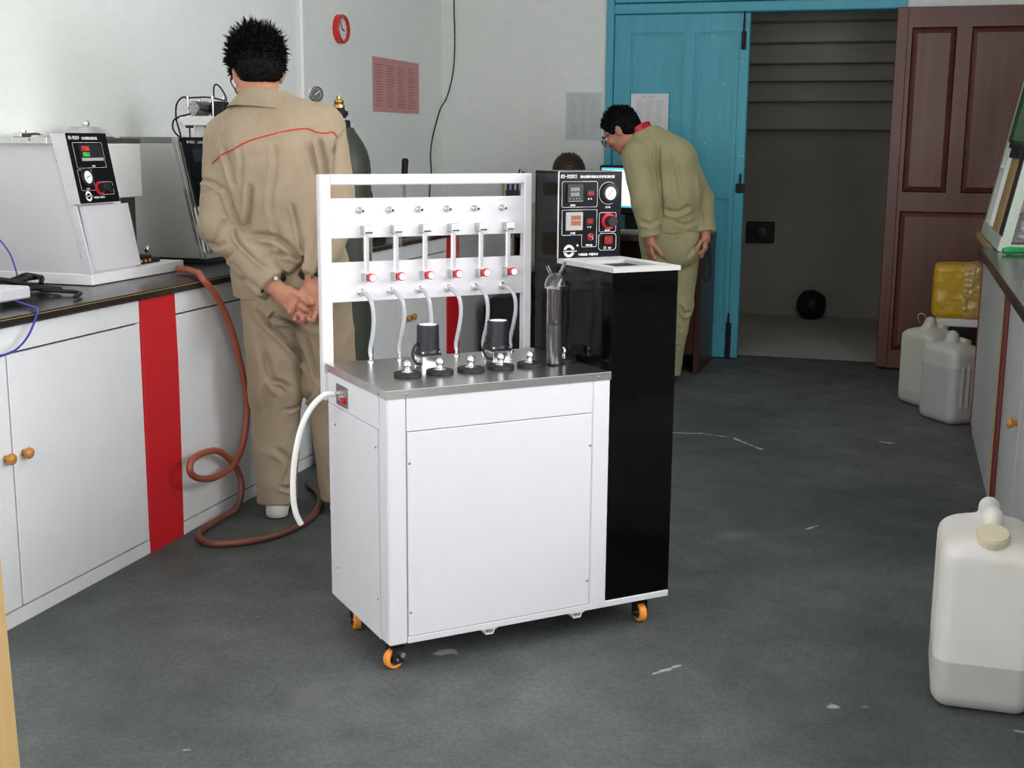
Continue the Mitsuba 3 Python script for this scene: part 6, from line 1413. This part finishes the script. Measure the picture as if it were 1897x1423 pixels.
jm = crumple(jm, 7.5, .0055, 21, (1.2, 1, .75))
PX = lambda x, y: ((x - 533.3) / 541.0, .975 - (y - 433.5) / 553.0)     # photograph -> (r, z) on the man's plane


def pxl(*q): return [PX(a, b) for a, b in q]


FL = [(pxl((356, 318), (385, 322), (408, 335)), .010, .010), (pxl((362, 345), (385, 338), (405, 330)), .008, .005), (pxl((412, 330), (428, 380), (446, 410)), .012, .016), (pxl((463, 325), (458, 370), (448, 408)), .013, .020),
      (pxl((415, 390), (400, 405), (385, 440)), .009, .008), (pxl((430, 398), (436, 425), (470, 455), (495, 472)), .008, .014), (pxl((455, 418), (500, 420), (530, 440), (548, 465)), .014, .018), (pxl((470, 455), (520, 452), (560, 462)), .010, .010),
      (pxl((535, 358), (545, 410), (556, 465)), .009, .010), (pxl((580, 240), (590, 290), (594, 330)), .014, .018), (pxl((608, 240), (606, 290), (604, 330)), .006, .008), (pxl((592, 430), (585, 470), (570, 520)), .010, .020),
      (pxl((446, 250), (447, 290), (444, 325)), .012, .005), (pxl((506, 250), (508, 290), (500, 340), (495, 380)), .013, .007), (pxl((412, 255), (425, 300), (432, 330)), .012, .010), (pxl((560, 245), (572, 290), (585, 330)), .012, .008),
      (pxl((372, 430), (390, 440), (415, 430)), .012, .008), (pxl((390, 470), (420, 455), (440, 430)), .012, .008), (pxl((425, 505), (455, 500), (485, 520)), .013, .008), (pxl((400, 460), (430, 475), (450, 500)), .010, .007),
      (pxl((628, 220), (612, 245), (606, 270)), .006, .009), (pxl((430, 270), (470, 262), (520, 252)), .02, -.003), (pxl((505, 395), (510, 430), (515, 470)), .016, .006), (pxl((575, 380), (570, 420), (572, 470)), .016, .008)]
jm = folds(jm, FL)
part(man, 'jacket', to_world(jm, O1), 'm_cloth1', True, label='tan work jacket with a red piped back seam')
for c, b in ((wrL, elL), (wrR, elR)):
    n_ = (c - b) / np.linalg.norm(c - b)
    part(man, 'cuff_lining', to_world(lathe([(.0, .0), (.0505, .0), (.0505, .0105), (0, .0105)], 28, c - n_ * .001, n_), O1), 'm_cuff')
part(man, 'collar', to_world(crumple(collar_mesh((-.098, .035, 1.440), (-.25, 1, 0), np.array([.10, .16, 1]) / np.linalg.norm([.10, .16, 1]), .074, .128, .030, .036, .42), 14, .004, 4), O1), 'm_cloth1', 50)
pip = [(r, surface_d(jm, r, z) - .0006, z) for r, z in [PX(*q) for q in ((388, 288), (410, 272), (433, 262), (460, 248), (495, 237), (530, 228), (560, 224), (576, 230), (592, 232), (606, 230), (613, 240))]]
part(man, 'piping', to_world(tube(pip, .0022, 6, 5), O1), 'm_piping', True, label='thin red piping')
for x, y, c, b in ((508, 492, wrL, elL), (584, 504, wrR, elR)):
    r, z = PX(x, y); dd = surface_d(jm, r, z)
    part(man, 'button', to_world(lathe([(0, -.003), (.0072, -.003), (.0072, .002), (.0055, .0035), (0, .0030)], 18, (r, dd, z), (0, -1, .1)), O1), 'm_button')
# trousers
fd = Field((-.28, -.20, .02), (.26, .26, .95), .0046)
fd.bone((-.085, .01, .93), (.045, .01, .93), .105, .105, .04)
fd.egg((-.075, -.035, .80), (.105, .098, .11), None, .05); fd.egg((.045, -.035, .81), (.105, .098, .11), None, .05)
for a, b, c in ((hipL, knL, anL), (hipR, knR, anR)):
    fd.bone(a + np.array([0, -.01, .0]), b, .100, .090, .022); fd.bone(b, c + np.array([0, 0, -.05]), .090, .068, .03)
fd.cut((0, 0, .048), (0, 0, -1), k=.003)
tm_ = crumple(fd.mesh(), 7.0, .0065, 8, (1.2, 1, .8))
FT = [(pxl((460, 555), (485, 590), (510, 620), (535, 660), (552, 690)), .012, .016), (pxl((480, 575), (510, 578), (535, 600), (548, 640)), .011, .014), (pxl((497, 560), (482, 580)), .008, .010), (pxl((545, 610), (556, 660), (566, 700)), .010, .012),
      (pxl((470, 640), (480, 690), (505, 720)), .018, .010), (pxl((475, 695), (500, 700), (515, 715)), .008, .010), (pxl((500, 758), (530, 748), (553, 722)), .008, .012), (pxl((515, 690), (520, 740), (505, 780)), .020, -.006), (pxl((485, 830), (510, 860), (500, 900)), .014, .010),
      (pxl((545, 830), (525, 870), (515, 910)), .012, .010), (pxl((490, 905), (515, 915), (540, 900)), .010, .009), (pxl((575, 710), (600, 690)), .010, .010), (pxl((585, 860), (605, 890)), .010, .010), (pxl((462, 600), (470, 680), (468, 760)), .018, .007), (pxl((525, 560), (560, 590), (600, 585)), .016, .008)]
tm_ = folds(tm_, FT)
part(man, 'trousers', to_world(tm_, O1), 'm_cloth1', True, label='tan work trousers')
r, z = PX(452, 612)
part(man, 'pocket_flap', to_world(trimesh.convex.convex_hull(np.array([(r - .004, -.045, z + .03), (r - .004, .05, z + .03), (r - .002, -.045, z - .03), (r - .002, .05, z - .03), (r + .02, -.045, z + .03), (r + .02, .05, z + .03), (r + .014, -.045, z - .03), (r + .014, .05, z - .03)])), O1), 'm_cloth1', False)
for a, sgn in ((anL, -.12), (anR, .10)):
    fd = Field(a - np.array([.10, .12, .10]), a + np.array([.12, .28, .06]), .004)
    dirn = np.array([sgn * 1.0, 1, 0]); dirn /= np.linalg.norm(dirn)
    b0 = np.array([a[0] + .005, a[1] - .03, 0.0])
    fd.bone(b0 + [0, 0, .042], b0 + dirn * .06 + [0, 0, .05], .036, .036, .02); fd.bone(b0 + dirn * .06 + [0, 0, .045], b0 + dirn * .19 + [0, 0, .035], .038, .030, .02, (np.cross(dirn, [0, 0, 1]), 1.2))
    fd.bone(b0 + [0, 0, .022], b0 + dirn * .19 + [0, 0, .022], .040, .036, .01)
    fd.cut((0, 0, .003), (0, 0, -1), k=.002)
    part(man, 'shoe', to_world(fd.mesh(), O1), 'm_shoe', True, label='pale shoe')

# ---------------------------------------------------------------- the man bending towards the monitor
O2 = (-1.105, 6.86, 0)
man2 = thing('person', 'man in khaki work uniform with red collar bending over towards the computer monitor', 'person')
HA = head_axes(math.radians(62), math.radians(38), 0)
HC = np.array([-.352, .06, 1.375])
shL, elL, wrL = np.array([-.275, -.055, 1.24]), np.array([-.235, -.145, 1.00]), np.array([-.205, -.155, .835])
shR, elR, wrR = np.array([-.03, .12, 1.25]), np.array([.085, .035, 1.02]), np.array([.105, -.03, .845])
hipL, knL, anL = np.array([-.150, -.02, .80]), np.array([-.135, -.03, .44]), np.array([-.115, .0, .085])
hipR, knR, anR = np.array([.005, .05, .80]), np.array([-.018, .05, .44]), np.array([-.055, .07, .085])
fd = Field((-.52, -.26, 0), (.22, .30, 1.54), .005)
add_head(fd, HC, HA)
fd.bone((-.20, .03, 1.28), HC + np.array([.03, -.01, -.01]), .062, .056, .03)
fd.bone((-.165, .03, 1.25), (-.09, .02, 1.0), .085, .08, .04, ((1, -.6, 0), 1.2)); fd.bone((-.09, .02, 1.0), (-.075, .02, .84), .08, .085, .04, ((1, 0, 0), 1.2))
for a, b, c in ((shL, elL, wrL), (shR, elR, wrR)):
    fd.bone(a, b, .048, .038, .03); fd.bone(b, c, .038, .026, .02)
for a, b, c in ((hipL, knL, anL), (hipR, knR, anR)):
    fd.bone(a, b, .072, .052, .03); fd.bone(b, c, .052, .036, .02); fd.bone(c, c + np.array([-.05, .05, -.05]), .034, .028, .02)
hand(fd, (-.203, -.158, .815), (.05, .05, -1), (1, .3, .1), (.45, .5, .5, .5), 1)
hand(fd, (.108, -.04, .83), (.02, -.10, -.85), (-.8, .4, .3), (.75, .8, .8, .8), -1)
part(man2, 'body', to_world(fd.mesh(), O2), 'm_skin', True, label='head and bare hands')
face_parts(man2, HC, HA, O2, True)
l, f, u = HA
fd = Field(HC - .16, HC + .17, .0045)
fd.egg(HC + u * .030 - f * .016, (.083, .102, .092), np.array(HA), 0); fd.egg(HC - f * .056 - u * .014, (.070, .052, .066), np.array(HA), .03)
fd.cut(HC + f * .05 + u * .03, f * 1.0 - u * .62, k=.01); fd.cut(HC - u * .050 - f * .03, -u * 1.0 + f * .55, k=.012)
part(man2, 'hair', to_world(join(crumple(fd.mesh(), 40, .004, 5), tufts(HC + u * .030 - f * .016, HA, 700, (.080, .099, .088), 5, .022, .004, -.4, .4)), O2), 'm_hair', False, label='short black hair')
fd = Field((-.50, -.32, .74), (.26, .32, 1.46), .0055)
fd.bone((-.175, .03, 1.255), (-.09, .01, 1.05), .120, .138, .05, ((1, -.55, 0), 1.25)); fd.bone((-.09, .01, 1.05), (-.078, .015, .80), .138, .135, .05, ((1, -.2, 0), 1.22))
fd.bone((-.205, .03, 1.34), shL, .060, .072, .05); fd.bone((-.205, .03, 1.34), shR + np.array([-.02, 0, .02]), .060, .078, .05)
fd.egg((-.085, -.01, 1.22), (.14, .13, .12), None, .05)
for a, b, c in ((shL, elL, wrL), (shR, elR, wrR)):
    fd.bone(a, b, .078, .066, .02); fd.bone(b, c + (c - b) * .2, .066, .052, .018)
    n_ = (c - b) / np.linalg.norm(c - b); fd.cut(c + n_ * .006, n_, c - .10, c + .10, .003)
fd.cut((0, 0, .800), (.12, 0, -1), k=.003, a=(-.17, -.3, .74), b=(.07, .3, .86)); fd.cut((0, 0, .775), (0, 0, -1), k=.003)
fd.cut((-.22, .03, 1.392), (-.35, .1, 1), k=.01)
PX2 = lambda x, y: ((x - 1270.6) / 344.0, .815 - (y - 433.0) / 351.0)
px2 = lambda *q: [PX2(a, b) for a, b in q]
jm = crumple(fd.mesh(), 7.0, .006, 31, (1.2, 1, .75))
jm = folds(jm, [(px2((1213, 255), (1212, 300), (1218, 350), (1222, 400)), .014, .020), (px2((1225, 380), (1250, 385), (1275, 372)), .016, .014), (px2((1200, 445), (1230, 432), (1262, 425)), .010, .014), (px2((1290, 300), (1295, 350), (1298, 410)), .014, .014),
                (px2((1180, 400), (1200, 405), (1215, 395)), .014, .012), (px2((1175, 300), (1190, 290)), .010, .008), (px2((1235, 270), (1250, 320), (1255, 370)), .018, .010), (px2((1240, 400), (1265, 408), (1290, 400)), .014, .010)])
part(man2, 'jacket', to_world(jm, O2), 'm_cloth2', True, label='khaki work jacket')
part(man2, 'collar', to_world(crumple(collar_mesh((-.238, .035, 1.345), (-.8, .45, 0), np.array([-.42, .15, .9]), .066, .098, .022, .026, .45), 14, .003, 4), O2), 'm_cloth2', 50)
part(man2, 'undershirt_collar', to_world(collar_mesh((-.248, .037, 1.365), (-.8, .45, 0), np.array([-.45, .15, .88]), .058, .066, .034, .004, .5), O2), 'm_red', 50, label='red inner collar')
fd = Field((-.30, -.22, .02), (.20, .26, .90), .0055)
fd.bone((-.13, .01, .86), (-.015, .03, .86), .11, .11, .04)
fd.egg((-.06, -.02, .76), (.14, .12, .12), None, .05)
for a, b, c in ((hipL, knL, anL), (hipR, knR, anR)):
    fd.bone(a, b, .096, .078, .022); fd.bone(b, c + np.array([0, 0, -.05]), .078, .060, .03)
fd.cut((0, 0, .045), (0, 0, -1), k=.003)
tm_ = folds(crumple(fd.mesh(), 7.0, .007, 18, (1.2, 1, .8)), [(px2((1262, 560), (1275, 580), (1285, 575)), .012, .014), (px2((1258, 600), (1270, 612)), .010, .012), (px2((1262, 640), (1268, 648)), .010, .010), (px2((1270, 470), (1285, 450), (1300, 440)), .012, .012), (px2((1190, 450), (1215, 465), (1235, 480)), .012, .012)])
part(man2, 'trousers', to_world(tm_, O2), 'm_cloth2', True, label='khaki work trousers')
for a in (anL, anR):
    fd = Field(a - np.array([.28, .12, .10]), a + np.array([.12, .25, .06]), .005)
    dirn = np.array([-.7, .7, 0]); b0 = np.array([a[0] + .01, a[1] - .02, 0.0])
    fd.bone(b0 + [0, 0, .042], b0 + dirn * .06 + [0, 0, .05], .036, .036, .02); fd.bone(b0 + dirn * .06 + [0, 0, .045], b0 + dirn * .2 + [0, 0, .035], .038, .030, .02)
    fd.cut((0, 0, .003), (0, 0, -1), k=.002)
    part(man2, 'shoe', to_world(fd.mesh(), O2), 'm_black', True)
solo('strap', 'dark looped strap hanging from the hand of the bending man', 'strap', to_world(tube([(.118, -.05, .79), (.108, -.05, .70), (.100, -.05, .63), (.108, -.05, .592), (.124, -.05, .588), (.134, -.05, .615), (.132, -.05, .70), (.124, -.05, .785)], .0075, 8), O2), 'm_black', True)

# ---------------------------------------------------------------- the seated person at the desk
O3 = (-1.735, 6.80, 0)
sit = thing('person', 'person with brown hair seated at the desk behind the black control tower', 'person')
HA = head_axes(math.radians(-18), math.radians(6), 0)
HC = np.array([0.0, .05, 1.13])
fd = Field((-.34, -.24, 0), (.36, .56, 1.30), .0065)
add_head(fd, HC, HA)
fd.bone((0, .02, .96), HC + np.array([0, -.015, -.03]), .058, .052, .03)
fd.bone((0, 0, .90), (0, .0, .66), .11, .10, .04, ((1, 0, 0), 1.3)); fd.bone((0, 0, .66), (0, .02, .54), .105, .115, .04, ((1, 0, 0), 1.25))
shs = [(np.array([s * .190, .01, .91]), np.array([s * .215, .06, .66]), np.array([s * .11, .30, .80])) for s in (-1, 1)]
lg = [(np.array([s * .09, .05, .53]), np.array([s * .12, .42, .52]), np.array([s * .12, .42, .08])) for s in (-1, 1)]
for a, b, c in shs:
    fd.bone(a, b, .046, .038, .03); fd.bone(b, c, .036, .026, .02)
for a, b, c in lg:
    fd.bone(a, b, .075, .055, .03); fd.bone(b, c, .052, .036, .02); fd.bone(c, c + np.array([0, .08, -.05]), .034, .028, .02)
for (a, b, c), s in zip(shs, (-1, 1)): hand(fd, c + np.array([0, .02, .005]), (-.2 * s, 1, -.05), (0, 0, -1), (.25, .25, .25, .3), s)
part(sit, 'body', to_world(fd.mesh(), O3), 'm_skin', True)
face_parts(sit, HC, HA, O3)
l, f, u = HA
fd = Field(HC - .2, HC + .17, .005)
fd.egg(HC + u * .028 - f * .016, (.088, .106, .094), np.array(HA), 0); fd.egg(HC - f * .05 - u * .05, (.086, .062, .10), np.array(HA), .03)
fd.cut(HC + f * .05 + u * .03, f * 1.0 - u * .62, k=.01)
part(sit, 'hair', to_world(join(crumple(fd.mesh(), 40, .003, 5), tufts(HC + u * .028 - f * .016, HA, 500, (.085, .103, .090), 6, .014, .004, -.5, .4, .7)), O3), 'm_hair_brown', False, label='brown hair')
fd = Field((-.34, -.24, .48), (.36, .42, 1.02), .0065)
fd.bone((0, .0, .90), (0, .0, .66), .125, .130, .05, ((1, 0, 0), 1.35)); fd.bone((0, 0, .66), (0, .02, .56), .13, .135, .04, ((1, 0, 0), 1.25))
for a, b, c in shs:
    fd.bone((0, .02, .96), a, .055, .065, .05); fd.bone(a, b, .068, .058, .02); fd.bone(b, c, .056, .042, .02)
fd.cut((0, 0, .52), (0, 0, -1), k=.003)
part(sit, 'jacket', to_world(crumple(fd.mesh(), 8, .006, 41), O3), 'm_cloth3', True, label='dark olive jacket')
fd = Field((-.30, -.18, .02), (.30, .56, .66), .0065)
fd.bone((-.06, .03, .55), (.06, .03, .55), .12, .12, .04)
for a, b, c in lg:
    fd.bone(a, b, .09, .075, .03); fd.bone(b, c + np.array([0, 0, -.03]), .072, .060, .03)
fd.cut((0, 0, .05), (0, 0, -1), k=.003)
part(sit, 'trousers', to_world(crumple(fd.mesh(), 8, .006, 42), O3), 'm_graphite', True)
for a, b, c in lg:
    fd = Field(c - np.array([.10, .12, .10]), c + np.array([.10, .25, .06]), .006)
    b0 = np.array([c[0], c[1] - .02, 0.0])
    fd.bone(b0 + [0, 0, .042], b0 + [0, .07, .05], .036, .036, .02); fd.bone(b0 + [0, .06, .042], b0 + [0, .19, .034], .038, .030, .02)
    fd.cut((0, 0, .003), (0, 0, -1), k=.002)
    part(sit, 'shoe', to_world(fd.mesh(), O3), 'm_black', True)
stool = thing('stool', 'dark stool under the seated person at the desk', 'stool')
part(stool, 'seat', to_world(lathe([(0, .40), (.16, .40), (.17, .41), (.17, .425), (.16, .43), (0, .43)], 32), O3), 'm_brown')
for a in range(4):
    t = math.pi / 4 + a * math.pi / 2
    part(stool, 'leg', to_world(cyl((.12 * math.cos(t), .12 * math.sin(t), .405), (.16 * math.cos(t), .16 * math.sin(t), 0), .013, .012, 12), O3), 'm_brown')

# ================================================================ jerrycans
def jerrycan(o, ang, w, d, h, mat, lab, ribs=False):
    """A moulded can: w wide, d deep, h to the shoulder; its cap and handle sit along the local x axis."""
    k = thing('jerrycan', lab, 'jerrycan', 'white jerrycans on the floor')
    fd = Field((-w / 2 - .03, -d / 2 - .03, -.01), (w / 2 + .03, d / 2 + .03, h + .10), .0052)
    fd.rbox((-w / 2, -d / 2, 0), (w / 2, d / 2, h), .042)
    s = h / .40
    # sloping shoulders
    fd.cut((0, -d / 2 + .03, h), (0, -.72, 1), k=.03); fd.cut((0, d / 2 - .03, h), (0, .72, 1), k=.03)
    fd.cut((-w / 2 + .05, 0, h), (-.62, 0, 1), k=.03); fd.cut((w / 2 - .05, 0, h), (.62, 0, 1), k=.03)
    # handle along y, from the cap's neck to the back
    fd.bone((0, -d / 2 + .085, h - .03), (0, -d / 2 + .105, h + .030), .025, .021, .022); fd.bone((0, -d / 2 + .105, h + .030), (0, d / 2 - .09, h + .026), .021, .020, .018); fd.bone((0, d / 2 - .09, h + .026), (0, d / 2 - .05, h - .03), .020, .026, .02)
    fd.bone((0, -d / 2 + .055, h - .055), (0, -d / 2 + .048, h - .026), .036, .028, .012)
    if ribs:
        for i in range(3):
            y = -.030 + .032 * i
            for sx in (-1, 1): fd.bone((sx * (w / 2 - .001), y, .09), (sx * (w / 2 - .001), y, h - .11), .006, .006, .012)
    fd.cut((0, 0, .001), (0, 0, -1), k=.004)
    ca, sa = math.cos(ang), math.sin(ang)
    X, Y = np.array([ca, sa, 0]), np.array([-sa, ca, 0])
    m = fd.mesh()
    part(k, 'body', frame(m, np.asarray(o, float), X, Y, cz), mat, True)
    cap = lathe([(.032, -.006), (.0365, 0), (.0365, .022), (.034, .0265), (0, .0275)], 36, (0, -d / 2 + .0445, h - .012), (0, -.34, 1))
    grip = [lathe([(.0368, .002), (.0378, .003), (.0378, .020), (.0368, .021)], 36, (0, -d / 2 + .0445, h - .012), (0, -.34, 1), close=False)]
    part(k, 'cap', frame(join(cap, *grip), np.asarray(o, float), X, Y, cz), 'm_can_cap', 30, label='round screw cap')
    return k


jerrycan((.254, 3.135, .0), 0.0, .228, .30, .425, 'm_can_near', 'large white jerrycan nearest to the camera, partly filled, at right edge')
jerrycan((.19, 6.75, .0), math.pi - .953, .26, .20, .40, 'm_can_last', 'white jerrycan standing close to the red-brown door, the farther of the two')
k2 = jerrycan((.288, 6.39, .0), math.pi - .953, .262, .19, .385, 'm_can_far', 'white jerrycan half filled, in front of the one by the door, beside the right bench', True)
solo('wire_tag', 'loop of thin wire tied to the handle of the farther jerrycan', 'wire', tube([(.135, 6.70, .425), (.12, 6.70, .455), (.130, 6.70, .475), (.15, 6.70, .472), (.16, 6.70, .455), (.165, 6.70, .43)], .002, 6), 'm_alu', True)
# yellow can wrapped in film on a small box
wb = thing('white_box', 'small white box under the yellow can behind the jerrycans', 'box')
part(wb, 'carton', box(.235, .395, 7.11, 7.32, 0, .385, .004), 'm_graphite')
part(wb, 'lid', box(.225, .44, 7.10, 7.33, .362, .404, .003), 'm_white_warm')
yc_ = thing('yellow_can', 'yellow plastic can wrapped in clear film on a white box by the door', 'container')
fd = Field((.16, 7.06, .38), (.48, 7.38, .74), .006)
fd.rbox((.198, 7.10, .405), (.445, 7.33, .690), .030)
part(yc_, 'body', crumple(fd.mesh(), 9, .004, 7), 'm_yellow', True)
fd = Field((.16, 7.06, .38), (.50, 7.38, .74), .006)
fd.rbox((.335, 7.094, .407), (.452, 7.336, .696), .030)
part(yc_, 'film', crumple(fd.mesh(), 16, .009, 9), 'm_wrap', True, label='crinkled amber film')
